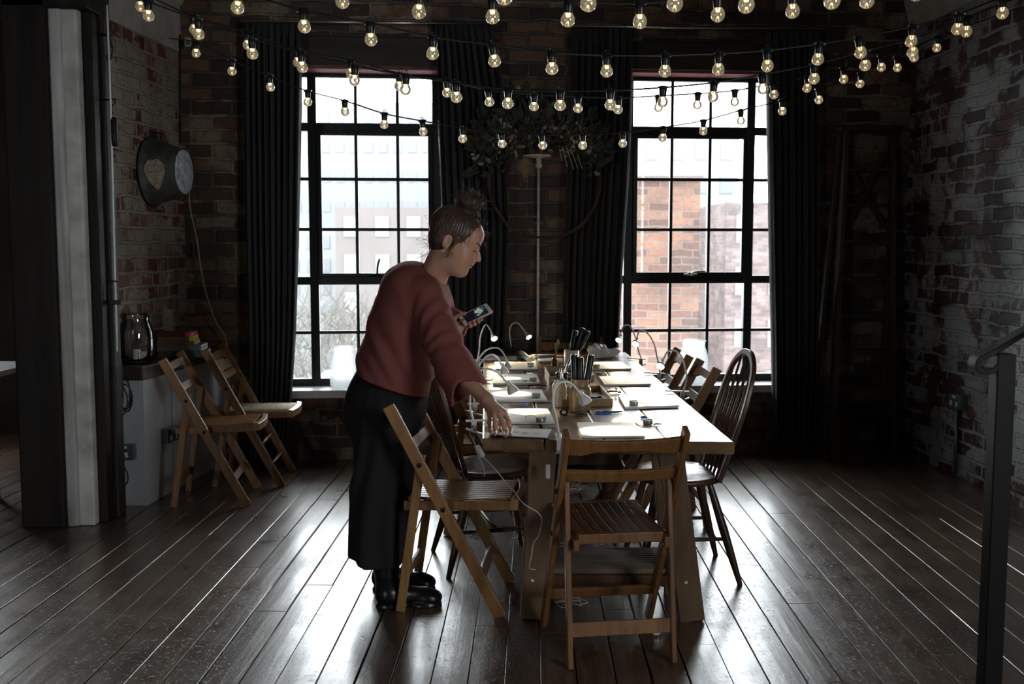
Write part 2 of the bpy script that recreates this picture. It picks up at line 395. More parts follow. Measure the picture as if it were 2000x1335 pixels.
# ---- timber lintels, red window heads
for i, (o_, y0, y1) in enumerate(((ops[0], 72, 131), (ops[1], 84, 139))):
    px = 715 if i == 0 else 1370
    zt, zb = wl(px, y0, 0).z, wl(px, y1, 0).z
    b = MB().b2((o_[0]-.1, -.03, zb), (o_[1]+.1, .12, zt)).build('trim_%d' % (i+1), M['timber_beam'], bevel=.01); b['kind'] = 'structure'; b.matrix_world = WM
    b = MB().b2((o_[0], .0, o_[3]-.035), (o_[1], .19, zb+.001)).build('trim_%d' % (i+3), M['red'], bevel=.003); b['kind'] = 'structure'; b.matrix_world = WM
# ---- steel windows
def steel_window(n, cs, rs, op, handle_px):
    root = bpy.data.objects.new('window_%d' % n, None); C.objects.link(root); root.matrix_world = WM; root['kind'] = 'structure'
    f = MB(); y = OFF
    fat, thin, d = .060, .022, .05
    for u in (cs[0], cs[1], cs[4], cs[5]):
        f.b2((u-fat/2, y-d/2, rs[0]), (u+fat/2, y+d/2, rs[-1]))
    for z in (rs[0]+.012, rs[2], rs[5], rs[-1]-.012): f.b2((cs[0], y-d/2+.002, z-fat*.46), (cs[5], y+d/2-.002, z+fat*.46))
    for z in (rs[1], rs[3], rs[4]): f.b2((cs[0], y-.014, z-thin/2), (cs[5], y+.014, z+thin/2))
    for u in (cs[2], cs[3]): f.b2((u-thin/2, y-.015, rs[0]), (u+thin/2, y+.015, rs[-1]))
    f.build('window_frame', M['frame'], root, bevel=.002)
    # the opening casement between the two transoms has its own deeper frame
    cm = MB(); a0, a1, b0, b1 = cs[1]+fat/2, cs[4]-fat/2, rs[2]+fat*.46, rs[5]-fat*.46; k = .030; y2 = y-.03
    cm.b2((a0, y2-.014, b0), (a0+k, y2+.014, b1)); cm.b2((a1-k, y2-.014, b0), (a1, y2+.014, b1))
    cm.b2((a0+k, y2-.013, b0), (a1-k, y2+.013, b0+k*.8)); cm.b2((a0+k, y2-.013, b1-k), (a1-k, y2+.013, b1))
    cm.build('casement', M['frame'], root, bevel=.002)
    MB().b2((cs[0], y+.004, rs[0]), (cs[5], y+.007, rs[-1])).build('pane', M['pane'], root)
    h = MB(); u = wl(handle_px, 540, OFF).x; z = b0+.012
    h.b2((u-.02, y2-.03, z-.01), (u+.025, y2-.012, z+.012))
    h.tube(spline([(u, y2-.03, z), (u+.012, y2-.05, z+.012), (u+.05, y2-.055, z+.018), (u+.10, y2-.05, z+.016)] if n == 2 else
                  [(u, y2-.03, z), (u+.003, y2-.045, z+.02), (u+.006, y2-.05, z+.06), (u+.02, y2-.05, z+.11)], 5), .007, 8)
    h.tube([(u-.05, y2-.03, z-.002), (u+.045, y2-.03, z-.002)], .006, 6)
    h.build('window_handle', M['steel'] if n == 2 else M['iron'], root, smooth=True)
    MB().b2((op[0]-.03, -.05, op[2]-.045), (op[1]+.03, .22, op[2]+.008)).build('window_sill', M['sill'], root, bevel=.004)
    return root
steel_window(1, cols1, rows, ops[0], 737)
steel_window(2, cols2, rows2, ops[1], 1345)
for o_ in ops:
    c = WM @ V(((o_[0]+o_[1])/2, .40, (o_[2]+o_[3])/2))
    portal('window_light_portal', c, (-PI/2, 0, WA), o_[1]-o_[0], o_[3]-o_[2])

# ---- side walls. A wall frame: origin at the back corner, x runs towards the camera
cornL = WM @ V((ULEFT, 0, 0)); cornR = WM @ V((URIGHT, 0, 0))
dL = V((-.085, -1, 0)).normalized(); dR = V((.035, -1, 0)).normalized()
def frame_mat(o, d, zrot_in):       # x along d, y = into the wall (away from the room), z up
    y = V((0, 0, 1)).cross(d) * (1 if zrot_in else -1)
    return Matrix(((d.x, y.x, 0, o.x), (d.y, y.y, 0, o.y), (0, 0, 1, 0), (0, 0, 0, 1)))
LM = frame_mat(cornL, dL, False); 
if (LM @ V((0, 1, 0))-cornL).x > 0: LM = frame_mat(cornL, dL, True)
RM = frame_mat(cornR, dR, True)
if (RM @ V((0, 1, 0))-cornR).x < 0: RM = frame_mat(cornR, dR, False)
def S(name, mb_, mat, M4=None, **k):
    o = mb_.build(name, mat, **k); o['kind'] = 'structure'
    if M4 is not None: o.matrix_world = M4
    return o
S('wall_left', MB().b2((-.3, 0, -.02), (1.45, .25, 2.70)), M['brick_left'], LM)
S('wall_left_upper', MB().b2((-.3, -.01, 2.70), (2.1, .25, 3.02)), M['plaster'], LM)
mbu = MB(); mbu.add([(-.3, -.02, 3.0), (2.1, -.02, 3.0), (2.1, -.6, Z_CEIL+.1), (-.3, -.6, Z_CEIL+.1), (-.3, .1, 3.0), (2.1, .1, 3.0), (2.1, -.48, Z_CEIL+.1), (-.3, -.48, Z_CEIL+.1)],
    [(0, 1, 2, 3), (7, 6, 5, 4), (0, 4, 5, 1), (2, 6, 7, 3), (1, 5, 6, 2), (0, 3, 7, 4)])
S('ceiling_slope_left', mbu, M['plaster'], LM)
SW = (6.4, 8.6, .9, 2.6)                    # unseen window added in the right wall beside the camera for fill light
S('wall_right', MB().b2((-.3, 0, -.02), (SW[0], .25, 2.93)).b2((SW[1], 0, -.02), (12, .25, 2.93)).b2((SW[0], 0, -.02), (SW[1], .25, SW[2])).b2((SW[0], 0, SW[3]), (SW[1], .25, 2.93)), M['brick_right'], RM)
k_ = MB()
for i in range(4): x_ = SW[0]+(SW[1]-SW[0])*i/3; k_.b2((x_-.025, .10, SW[2]), (x_+.025, .15, SW[3]))
for i in range(4): z_ = SW[2]+(SW[3]-SW[2])*i/3; k_.b2((SW[0], .105, z_-.02), (SW[1], .145, z_+.02))
S('window_3', k_, M['frame'], RM)
pw = RM @ V(((SW[0]+SW[1])/2, .24, (SW[2]+SW[3])/2)); portal('window_light_portal', pw, (PI/2, 0, PI/2+.035), SW[1]-SW[0], SW[3]-SW[2])
mbu = MB(); mbu.add([(-.3, -.02, 2.93), (12, -.02, 2.93), (12, -.35, Z_CEIL+.1), (-.3, -.35, Z_CEIL+.1), (-.3, .1, 2.93), (12, .1, 2.93), (12, -.23, Z_CEIL+.1), (-.3, -.23, Z_CEIL+.1)],
    [(0, 1, 2, 3), (7, 6, 5, 4), (0, 4, 5, 1), (2, 6, 7, 3), (1, 5, 6, 2), (0, 3, 7, 4)])
S('ceiling_slope_right', mbu, M['plaster'], RM)
M['dark_ceiling'] = plain('dark_ceiling_boards', (.035, .03, .027), .8)
S('ceiling', MB().b2((-6.2, -4.6, Z_CEIL), (4.6, 8.2, Z_CEIL+.1)), M['dark_ceiling'])
M['dark_wall'] = plain('dark_painted_wall', (.06, .052, .047), .8, var=.3, sc=3)
# far left side of the loft (beyond the timber partition) and the wall behind the camera, with added openings out of view
S('wall_far_left', MB().b2((-6.2, -4.6, 0), (-6.0, 8.2, Z_CEIL)), M['dark_wall'])
S('wall_far_back', MB().b2((-6.2, 7.6, 0), (-5.6, 7.8, Z_CEIL)).b2((-4.5, 7.6, 0), (-1.9, 7.8, Z_CEIL)).b2((-5.6, 7.6, 0), (-4.5, 7.8, 1.2)).b2((-5.6, 7.6, 3.0), (-4.5, 7.8, Z_CEIL)), M['dark_wall'])
portal('window_light_portal', (-5.05, 7.75, 2.1), (-PI/2, 0, 0), 1.1, 1.8)  # opening out of view, added to bring sky light from the far left
mb = MB()
mb.b2((-6.2, -4.6, 0), (-5.0, -4.4, Z_CEIL)).b2((-4.2, -4.6, 0), (4.6, -4.4, Z_CEIL)).b2((-5.0, -4.6, 0), (-4.2, -4.4, .9)).b2((-5.0, -4.6, 2.6), (-4.2, -4.4, Z_CEIL))
S('wall_front', mb, M['dark_wall'])
portal('window_light_portal', (-4.6, -4.55, 1.75), (PI/2, 0, 0), .8, 1.7)  # small unseen opening added behind the camera as fill for the right wall
# ---- timber partition at the left: black plank door, worn post, limewashed jamb, peeling post
def post(name, mat, pxl, pxr, yfloor, depth, top=3.6, bevel=.012, dz=0, tilt=(0, 0), Y=None):
    a, b = atz(pxl, yfloor), atz(pxr, yfloor)
    y = Y or (a.y+b.y)/2; x0, x1 = at(pxl, yfloor, y).x, at(pxr, yfloor, y).x
    m_ = MB(); n = 8; rn = random.Random(int(pxl))
    for i in range(n):
        z0, z1 = top*i/n, top*(i+1)/n
        t0, t1 = i/n, (i+1)/n
        j0, j1 = [tilt[0]*t for t in (t0, t1)]
        vs = []
        for z, j in ((z0, j0), (z1, j1)):
            vs += [(x0+j, y, z), (x1+j, y, z), (x1+j, y+depth, z), (x0+j, y+depth, z)]
        m_.add(vs, [(0, 1, 5, 4), (1, 2, 6, 5), (2, 3, 7, 6), (3, 0, 4, 7)]+([(3, 2, 1, 0)] if i == 0 else [])+([(4, 5, 6, 7)] if i == n-1 else []))
    o = m_.build(name, mat, bevel=bevel, merge=True); o['kind'] = 'structure'; return o
M['limewash'] = plain('limewashed_plaster', (.50, .475, .43), .85, var=.25, sc=9, bmp=.6, bs=45)
M['peel'] = brick('peeling_post', (.03, .02, .015), (.05, .035, .025), (.02, .016, .012), (.17, .15, .115), .42, bw=3, bh=3, pscale=4.5, ms=.0)
post('trim_5', M['timber'], 42, 128, 1022, .30, Y=5.02)               # black door leaf
post('trim_6', M['timber_worn_lit'], 128, 154, 1020, .10, Y=5.05)        # worn plank edge, its colour paled for the light it catches
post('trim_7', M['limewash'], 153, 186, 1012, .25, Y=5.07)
post('trim_8', M['timber'], 185, 211, 1005, .16, Y=5.12)
post('trim_9', M['peel'], 208, 234, 995, .10, Y=5.22)
S('trim_10', MB().b2((-6.0, 5.02, 2.62), (-2.10, 5.32, 3.05)), M['timber'], bevel=.01)           # head beam over the doorway
S('wall_partition', MB().b2((-6.0, 5.10, 0), (-3.3, 5.25, 2.62)), M['dark_wall'])
# thin steel conduit beside the post, with clip
pc = [at(209, 10, 5.20), at(216, 200, 5.20), at(223, 480, 5.20), at(229, 686, 5.20)]
o = MB().tube(spline(pc, 4), .0050, 8).build('conduit', M['conduit'], smooth=True)
tag(o, 'thin bright steel conduit running up the timber post behind the large glass jar', 'pipe')
# ---- ground, buildings outside
M['asphalt'] = plain('street_asphalt', (.10, .10, .10), .9)
def outdoor(name, mb_, mat, label, cat, parent=None): 
    o = mb_.build(name, mat, parent); tag(o, label, cat); return o
g = MB().b2((-80, 7.8, -12.2), (80, 120, -12)).build('street_ground', M['asphalt']); g['kind'] = 'structure'
def facade(name, label, mat, wmat, x0, x1, y, z0, z1, nx, nz, ww, wh, depth=6, wf=.5, rot=0, gmat=None):
    root = thing(name, label, 'building', ((x0+x1)/2, y, -12), rot); W = x1-x0
    MB().b2((-W/2, 0, 0), (W/2, depth, z1+12)).build('wall', mat, root)
    k = MB()
    for j in range(nz):
        zz = z0+12+(z1-z0)*(j+wf)/nz
        for i in range(nx):
            xx = -W/2+W*(i+.5)/nx
            k.b2((xx-ww/2, -.04, zz-wh/2), (xx+ww/2, .10, zz+wh/2))
    o = k.build('windows', wmat, root); o['kind'] = 'stuff'
    return root
M['conc'] = plain('pale_concrete', (.088, .091, .094), .8, var=.05, sc=.3)
M['conc2'] = plain('white_render', (.105, .108, .11), .8, var=.05, sc=.3)
M['winf'] = plain('far_window', (.068, .072, .076), .6)
M['brown_far'] = plain('brown_far', (.062, .053, .050), .8, var=.1, sc=.5)
M['pink_far'] = brick('pink_brick_far', (.095, .058, .054), (.102, .064, .06), (.085, .07, .066), (.09, .09, .09), .1, bw=.36, bh=.13)
M['red_far'] = brick('chimney_brick', (.092, .030, .015), (.128, .052, .027), (.088, .064, .050), (.10, .078, .066), .33, bw=.27, bh=.092, ms=.012, pscale=1.1)
def X(px, Y): return at(px, 480, Y).x
def Z(py, Y): return at(1000, py, Y).z
facade('tower_block', 'pale concrete tower block with rows of small windows behind the left window', M['conc'], M['winf'], X(540, 60), X(905, 60), 60, Z(1100, 60), Z(200, 60), 13, 16, .50, .62)
facade('brown_block', 'low brown brick block with white frames seen through the left window', M['brown_far'], M['conc2'], X(655, 40), X(900, 40), 40, Z(700, 40), Z(405, 40), 4, 4, .55, .8)
facade('office_block', 'pale office block at the lower left of the left window', M['conc2'], M['winf'], X(500, 48), X(652, 48), 48, Z(720, 48), Z(450, 48), 5, 6, .38, .62)
facade('white_block', 'white rendered block with square windows behind the brick stack in the right window', M['conc2'], M['winf'], X(1150, 45), X(1440, 45), 45, Z(900, 45), Z(262, 45), 6, 10, .55, .8)
facade('pink_brick_flats', 'pinkish brick flats with tall pale windows at the right of the right window', M['pink_far'], M['conc2'], X(1418, 36), X(1680, 36), 36, Z(900, 36), Z(395, 36), 4, 5, .5, 1.0)
ch = thing('brick_stack', 'big orange red brick stack standing close outside the right window', 'chimney', (X(1270, 12), 12, -12))
w0, w1 = X(1150, 12)-X(1270, 12), X(1366, 12)-X(1270, 12)
MB().b2((w0, 0, 0), (w1, 1.4, Z(352, 12)+12)).build('stack_wall', M['red_far'], ch)
MB().b2((w0-.03, -.03, Z(352, 12)+12), (w1+.03, 1.43, Z(343, 12)+12)).build('coping', M['brown_far'], ch)
# bare bushes low behind the left window
rb = random.Random(4); mb = MB()
for i in range(700):
    a = at(rb.uniform(560, 905), rb.uniform(610, 800), rb.uniform(16, 19)); d = V((rb.uniform(-.5, .5), rb.uniform(-.3, .3), rb.uniform(.1, .8)))
    mb.tube([a, a+d*.5+V((rb.uniform(-.1, .1), 0, 0)), a+d], [.02, .012, .004], 4)
M['bush'] = plain('pale_bush', (.05, .046, .04), .9)
o = mb.build('bare_bushes', M['bush']); tag(o, 'tangle of bare pale branches low outside the left window', 'bushes', kind='stuff')
# ================================================================ FURNITURE
def curved_slat(mb, p, q, h, t, up, bow, scoop=0, n=8):
    """flat slat from p to q, height h along up, thickness t, bowed backwards by bow; scoop cuts a hand hold in the lower edge"""
    p, q, up = V(p), V(q), V(up).normalized(); ax = (q-p).normalized(); back = ax.cross(up); vs = []
    for i in range(n+1):
        s = i/n; b = bow*4*s*(1-s); c = p.lerp(q, s)+back*b
        sc = scoop*max(0, min(1, (abs(s-.5) < .26)*1.0)) if scoop else 0
        for z, k in ((-h/2+sc, -1), (-h/2+sc, 1), (h/2, 1), (h/2, -1)): vs.append(c+up*z+back*(t/2*k))
    fs = []
    for i in range(n):
        for j in range(4): fs.append((i*4+j, i*4+(j+1) % 4, (i+1)*4+(j+1) % 4, (i+1)*4+j))
    fs += [(3, 2, 1, 0), tuple(n*4+j for j in range(4))]
    return mb.add(vs, fs)
def make_folding(label, mat, woven=False, name='folding_chair'):
    r = thing(name, label, 'chair')
    P0, P1 = V((0, .20, 0)), V((0, -.24, .83)); du = (P1-P0).normalized()
    nrm = V((0, du.z, -du.y))                       # across the post in the side view
    def onp(z): return P0+(P1-P0)*(z/P1.z)
    for s in (-1, 1):
        x = V((s*.207, 0, 0))
        MB().bar(P0+x, P1+x, .020, .048, (1, 0, 0)).build('leg', mat, r, bevel=.004)
        piv = onp(.60); top = V((0, piv.y+.004, .635)) if not woven else V((0, -.10, .62))
        MB().bar(V((s*.184, -.205, 0)), V((s*.184, top.y, top.z)), .019, .036, (1, 0, 0)).build('rear_leg', mat, r, bevel=.004)
        for pt in (onp(.60), onp(.425)):
            k = MB(); k.lathe([(0, -.003), (.010, -.003), (.010, .002), (.0, .004)], 12, pt+x+V((s*.011, 0, 0)), Matrix.Rotation(s*PI/2, 3, 'Y'))
            k.build('pivot_bolt', M['iron'], r, smooth=True, auto=.6)
        MB().bar((s*.161, -.19, .425), (s*.161, .26, .435), .020, .038, (1, 0, 0)).build('seat_rail', mat, r, bevel=.003)
    st = MB()
    if woven:
        for i in range(30):
            y = -.14+i*.0135
            st.tube([(-.155, y, .452), (0, y, .449), (.155, y, .452)], .0058, 6)
        st.build('seat', M['rope'], r, smooth=True)
    else:
        for i in range(9):
            x = -.136+i*.034
            st.add([(x-.0145, -.15, .447), (x+.0145, -.15, .447), (x+.0145, .05, .440), (x-.0145, .05, .440), (x+.0145, .235, .452), (x-.0145, .235, .452),
                    (x-.0145, -.15, .459), (x+.0145, -.15, .459), (x+.0145, .05, .452), (x-.0145, .05, .452), (x+.0145, .235, .464), (x-.0145, .235, .464)],
                   [(0, 1, 2, 3), (3, 2, 4, 5), (6, 9, 8, 7), (9, 11, 10, 8), (0, 3, 9, 6), (3, 5, 11, 9), (1, 7, 8, 2), (2, 8, 10, 4), (0, 6, 7, 1), (5, 4, 10, 11)])
        st.build('seat', mat, r, bevel=.002)
    fr = MB(); n = 10; vs = []                      # bowed front rail of the seat, and its back rail
    for i in range(n+1):
        x = -.172+.344*i/n; y = .265+.018*(1-(x/.172)**2)
        vs += [(x, y-.03, .418), (x, y, .418), (x, y, .460), (x, y-.03, .464)]
    fs = [(i*4+j, i*4+(j+1) % 4, (i+1)*4+(j+1) % 4, (i+1)*4+j) for i in range(n) for j in range(4)]+[(3, 2, 1, 0), tuple(n*4+j for j in range(4))]
    fr.add(vs, fs); fr.build('seat_front_rail', mat, r, bevel=.003)
    MB().b2((-.151, -.175, .425), (.151, -.150, .460)).build('seat_back_rail', mat, r, bevel=.003)
    a, b = onp(.775), onp(.665)
    X1, X2 = V((-.198, 0, 0)), V((.198, 0, 0))
    curved_slat(MB(), a+X1, a+X2, .062, .015, du, .014, .018).build('back_slat', mat, r, bevel=.003)
    curved_slat(MB(), b+X1, b+X2, .045, .015, du, .014).build('back_slat', mat, r, bevel=.003)
    if woven:
        k = MB()
        for i in range(7): k.tube([onp(.695+.0075*i)+X1, onp(.695+.0075*i)+X2+V((0, 0, 0))], .0036, 6)
        k.build('woven_back', M['rope'], r, smooth=True)
        for z in (.13, .25): MB().tube([onp(z)+X1, onp(z)+X2], .010, 8).build('stretcher', mat, r, smooth=True)
        MB().tube([(-.18, -.19, .16), (.18, -.19, .16)], .010, 8).build('stretcher', mat, r, smooth=True)
    else:
        MB().bar(onp(.15)+X1, onp(.15)+X2, .042, .014, du).build('stretcher', mat, r, bevel=.003)
        MB().bar((-.178, -.19, .13), (.178, -.19, .13), .05, .014, (0, .15, 1)).build('stretcher', mat, r, bevel=.003)
    return r
M['rope'] = plain('woven_cord', (.42, .33, .20), .75, var=.3, sc=90)
def place(o, x, y, deg, label=None, group=None):
    o.location = (x, y, 0); o.rotation_euler = (0, 0, math.radians(deg))
    if label: o['label'] = label
    if group: o['group'] = group
    return o
GT = 'folding wooden chairs round the table'
fA = make_folding('folding slatted chair nearest the white cabinet, in front of the cord-seated one', M['wood_chair'])
def reskin(o, old, new):
    for c in o.children:
        if c.data and c.data.materials[0] == old:
            c.data = c.data.copy(); c.data.materials[0] = new
place(fA, -1.70, 5.65, -84)
fB = make_folding('folding chair with ribbed cord seat and woven back, beside the left curtain', M['wood_chair'], True)
place(fB, -1.60, 6.11, -87)
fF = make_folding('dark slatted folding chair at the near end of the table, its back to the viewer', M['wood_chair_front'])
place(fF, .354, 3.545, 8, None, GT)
for x, y, d, lb in ((-.225, 4.02, -95, 'folding chair at the left table side, nearest, between the woman and the table'),
                    (-.13, 5.10, -88, 'folding chair half hidden behind the woman, left side of the table'),
                    (-.13, 5.70, -91, 'farthest chair on the left side of the table, behind the clip lamps'),
                    (.80, 5.22, 91, 'folding chair on the right side of the table, beside the hoop-back chair'),
                    (.77, 5.82, 90, 'folding chair on the right side of the table, the one nearest the window'),
                    (.395, 6.46, 180, 'folding chair at the far end of the table against the brick pier')):
    place(copy_tree(fA), x, y, d, lb, GT)
def make_windsor(label):
    r = thing('hoop_back_chair', label, 'chair', group='dark hoop-back chairs at the table'); m = M['wood_windsor']
    s = MB(); n = 40; pr = [(0, 0), (.75, 0), (.97, .012), (1.0, .026), (.96, .036), (.80, .033), (.4, .024), (0, .022)]; vs = []
    for k, z in pr:
        for j in range(n):
            t = 2*PI*j/n; ex = 1+.06*math.cos(2*t)
            vs.append((.215*k*math.cos(t)*(1+.10*max(0, math.sin(t))*abs(math.cos(t))), .205*k*math.sin(t), .418+z))
    fs = [(i*n+j, i*n+(j+1) % n, (i+1)*n+(j+1) % n, (i+1)*n+j) for i in range(len(pr)-1) for j in range(n)]
    s.add(vs, fs); s.build('seat', m, r, smooth=True, merge=True)
    tops = {}
    for sx in (-1, 1):
        for sy in (-1, 1):
            a, b = V((sx*.125, sy*.115, .425)), V((sx*.205, sy*(.20 if sy > 0 else .235), 0)); tops[(sx, sy)] = (a, b)
            pts = [a.lerp(b, t) for t in (0, .15, .45, .75, 1)]
            MB().tube(pts, [.013, .016, .0195, .016, .011], 10).build('leg', m, r, smooth=True, auto=.9)
    f = lambda k, t: tops[k][0].lerp(tops[k][1], t)
    for sx in (-1, 1): MB().tube([f((sx, -1), .55), (f((sx, -1), .55)+f((sx, 1), .55))/2, f((sx, 1), .55)], [.008, .011, .008], 8).build('stretcher', m, r, smooth=True)
    MB().tube([(f((-1, -1), .55)+f((-1, 1), .55))/2, (f((1, -1), .55)+f((1, 1), .55))/2], .010, 8).build('stretcher', m, r, smooth=True)
    B = lambda x, z: V((x, -.145-.30*(z-.44), z))
    hoop = spline([B(-.165, .44), B(-.185, .60), B(-.20, .76), B(-.165, .90), B(-.085, .965), B(0, .982), B(.085, .965), B(.165, .90), B(.20, .76), B(.185, .60), B(.165, .44)], 6)
    k = MB(); vs = []; 
    for i, p in enumerate(hoop):
        a = hoop[max(i-1, 0)]; b = hoop[min(i+1, len(hoop)-1)]; d = (b-a).normalized(); nn = V((0, 1, .30)).normalized(); u = d.cross(nn).normalized()
        for q, e in ((-1, -1), (1, -1), (1, 1), (-1, 1)): vs.append(p+u*.014*q+nn*.010*e)
    k.add(vs, [(i*4+j, i*4+(j+1) % 4, (i+1)*4+(j+1) % 4, (i+1)*4+j) for i in range(len(hoop)-1) for j in range(4)]+[(3, 2, 1, 0), tuple((len(hoop)-1)*4+j for j in range(4))])
    k.build('back_hoop', m, r, smooth=True, auto=.8, bevel=.004)
    for i in range(5):
        x = (i-2)*.056; xt = x*1.28; zt = .965-.9*abs(xt)**1.9*1.6
        MB().tube([B(x, .45), B((x+xt)/2, .68), B(xt, min(zt, .955))], [.0065, .0085, .005], 8).build('spindle', m, r, smooth=True)
    return r
wsr = make_windsor('dark hoop-back chair with round seat at the near right side of the table'); place(wsr, .735, 4.36, 93)
place(copy_tree(wsr), -.10, 4.50, -76, 'dark hoop-back chair with round seat on the left side of the table')

# ---------------------------------------------------------------- table
tb = thing('trestle_table', 'long table of rough scaffold boards on pine trestle legs', 'table', (0, 0, 0))
NL, NR, FR_, FL_ = V((-.108, 3.585)), V((.80, 3.518)), V((.753, 6.56)), V((-.184, 6.466))
rt = random.Random(5)
def tpt(u, v): return NL.lerp(NR, u).lerp(FL_.lerp(FR_, u), v)
us = [0, .247, .252, .487, .490, .735, .738, 1.0]
for i in range(4):
    a, b = us[2*i], us[2*i+1]; dz = rt.uniform(-.0015, .0015); e0, e1 = (0, -.008, 0, .006)[i], rt.uniform(-.02, .02)
    pts = [tpt(a, e0/3), tpt(b, e0/3), tpt(b, 1+e1/3), tpt(a, 1+e1/3)]
    m_ = MB(); n = 16; vs = []
    for k in range(n+1):
        t = k/n; L = pts[0].lerp(pts[3], t); R = pts[1].lerp(pts[2], t); w1, w2 = mnoise.noise(V((i*9, t*9, 0)))*.0025, mnoise.noise(V((i*9+4, t*9, 0)))*.0025
        for p_, q_, z in ((L.x+w1, L.y, .705), (R.x+w2, R.y, .705), (R.x+w2, R.y, .75), (L.x+w1, L.y, .75)): vs.append((p_, q_, z+dz))
    m_.add(vs, [(k*4+j, k*4+(j+1) % 4, (k+1)*4+(j+1) % 4, (k+1)*4+j) for k in range(n) for j in range(4)]+[(3, 2, 1, 0), tuple(n*4+j for j in range(4))])
    m_.build('tabletop_board', M['wood_table'], tb, bevel=.006)
for v, x0, x1 in ((.075, .09, .93), (.5, .1, .9), (.76, .09, .93)):
    a, b = tpt(x0, v), tpt(x1, v)
    MB().bar((a.x, a.y, .683), (b.x, b.y, .683), .042, .085, (0, 0, 1)).build('cross_batten', M['wood_leg'], tb, bevel=.004)
def leg(px0, px1, yb, yt, top_z=.68):
    MB().bar((px1, yb, 0), (px0, yt, top_z), .098, .045, (1, 0, 0)).build('leg', M['wood_leg'], tb, bevel=.004)
leg(.125, .080, 3.785, 3.815); leg(.610, .700, 3.765, 3.80)
leg(.125, .085, 4.09, 4.03); leg(.612, .69, 4.07, 4.03)
leg(.02, -.03, 5.82, 5.80); leg(.565, .590, 5.82, 5.80)
MB().bar((.615, 5.90, .02), (.70, 5.99, .66), .06, .045, (1, 0, 0)).build('brace', M['wood_leg'], tb, bevel=.004)
MB().bar((.12, 3.80, .150), (.655, 3.79, .150), .045, .03, (0, 0, 1)).build('stretcher', M['wood_windsor'], tb, bevel=.004)
MB().bar((0, 5.79, .20), (.6, 5.79, .20), .07, .03, (0, 0, 1)).build('stretcher', M['wood_leg'], tb, bevel=.004)
for v in (0, 1):
    k = MB(); y0 = 3.80+v*.145
    for j in range(6):
        yy = y0+j*.0235
        k.add([(.125, yy, .176), (.645, yy-.006, .176), (.645, yy+.014, .176), (.125, yy+.020, .176), (.125, yy+.001, .194), (.645, yy-.005, .194), (.645, yy+.012, .194), (.125, yy+.018, .194)],
              [(3, 2, 1, 0), (4, 5, 6, 7), (0, 1, 5, 4), (1, 2, 6, 5), (2, 3, 7, 6), (3, 0, 4, 7)])
    k.b2((.125, y0, .172), (.645, y0+.13, .180))
    k.build('footrest_board', M['deck'], tb, bevel=.002)
for px, py, y in ((1040, 1133, 3.769), (1340, 1137, 3.749)):
    c = at(px, py, y); 
    MB().lathe([(.0035, -.003), (.0062, -.003), (.0062, .0015), (.0035, .0015)], 14, c, Matrix.Rotation(PI/2, 3, 'X')).build('bolt_cap', M['white_pl'], tb)

# ---------------------------------------------------------------- left cabinet with dark shelf
ca, cb = V((-2.060, 5.475)), V((-1.935, 6.60))           # front face line on the floor
cd_ = (cb-ca).normalized(); cin = V((-cd_.y, cd_.x))       # towards the wall
cab = thing('low_cabinet', 'white boxed-in low cabinet with thick dark timber top against the left wall', 'cabinet', (ca.x, ca.y, 0), math.atan2(cd_.y, cd_.x))
L = (cb-ca).length; ZT = .71
MB().b2((0, .004, 0), (L-.01, .19, ZT)).build('carcass', M['white'], cab)
e = (0, .34, .345, L)
for i in (0, 2): 
    MB().b2((e[i]+.002, -.014, .0), (e[i+1]-.002, .004, ZT)).build('front_panel', M['white'], cab, bevel=.002)
MB().b2((-.03, -.03, ZT), (L-.01, .20, ZT+.075)).build('worktop', M['wood_shelf'], cab, bevel=.006)
ZTOP = ZT+.075
def uk_socket(name, label, c, nrm, gang, mat, group=None, h=.086):
    """surface box with face plate towards nrm, rocker switches and earth/live holes"""
    nrm = V(nrm).normalized(); rz = math.atan2(nrm.y, nrm.x)+PI/2
    r = thing(name, label, 'electrical socket', c, rz, group); wd = .086 if gang == 1 else .146
    MB().b2((-wd/2, -.038, -h/2), (wd/2, 0, h/2)).build('back_box', mat, r, bevel=.004)
    MB().b2((-wd/2, -.043, -h/2), (wd/2, -.036, h/2)).build('face_plate', M['socket'], r, bevel=.003)
    for g in range(gang):
        x = (0 if gang == 1 else (-.037+.074*g))
        k = MB(); k.b2((x-.0035, -.0445, .004), (x+.0035, -.042, .014)); k.b2((x-.015, -.0445, -.016), (x-.008, -.042, -.011)); k.b2((x+.008, -.0445, -.016), (x+.015, -.042, -.011))
        k.build('pin_holes', M['black_pl'], r)
        q = MB().prism([(-.013, -.016), (.013, -.016), (.009, .012), (-.009, .012)], -.001, .001, Matrix.Translation((x, -.0435, -.012)) @ Matrix.Rotation(PI/2, 4, 'X'))
        q.build('socket_insert', M['white_pl'], r)
        MB().b2((x-.007 if gang == 1 else -.012+g*.024-.006, -.047, .022), (x+.007 if gang == 1 else -.012+g*.024+.006, -.042, .036)).build('rocker_switch', M['white_pl'], r, bevel=.001)
    return r
fn = V((cd_.y, -cd_.x, 0)); fn = fn if fn.x > 0 else -fn
c1 = at(320, 857, 5.75); s_ = (c1.y-ca.y)/cd_.y
pos = ca+cd_*.27
uk_socket('double_socket', 'grey metal double socket on the front of the white cabinet', (pos.x+fn.x*.014, pos.y+fn.y*.014, .355), fn, 2, M['socket'])
pos = at(252, 880, 5.465)
uk_socket('single_socket', 'grey single socket with black plug on the end of the white cabinet', (pos.x, 5.462, pos.z), (0, -1, 0), 1, M['socket'])
pl = thing('power_plug', 'black plug with black lead in the single socket at the cabinet end', 'plug', (pos.x-.03, 5.40, pos.z-.012))
MB().b2((-.022, -.012, -.02), (.022, .014, .022)).build('plug_body', M['black_pl'], pl, bevel=.006)
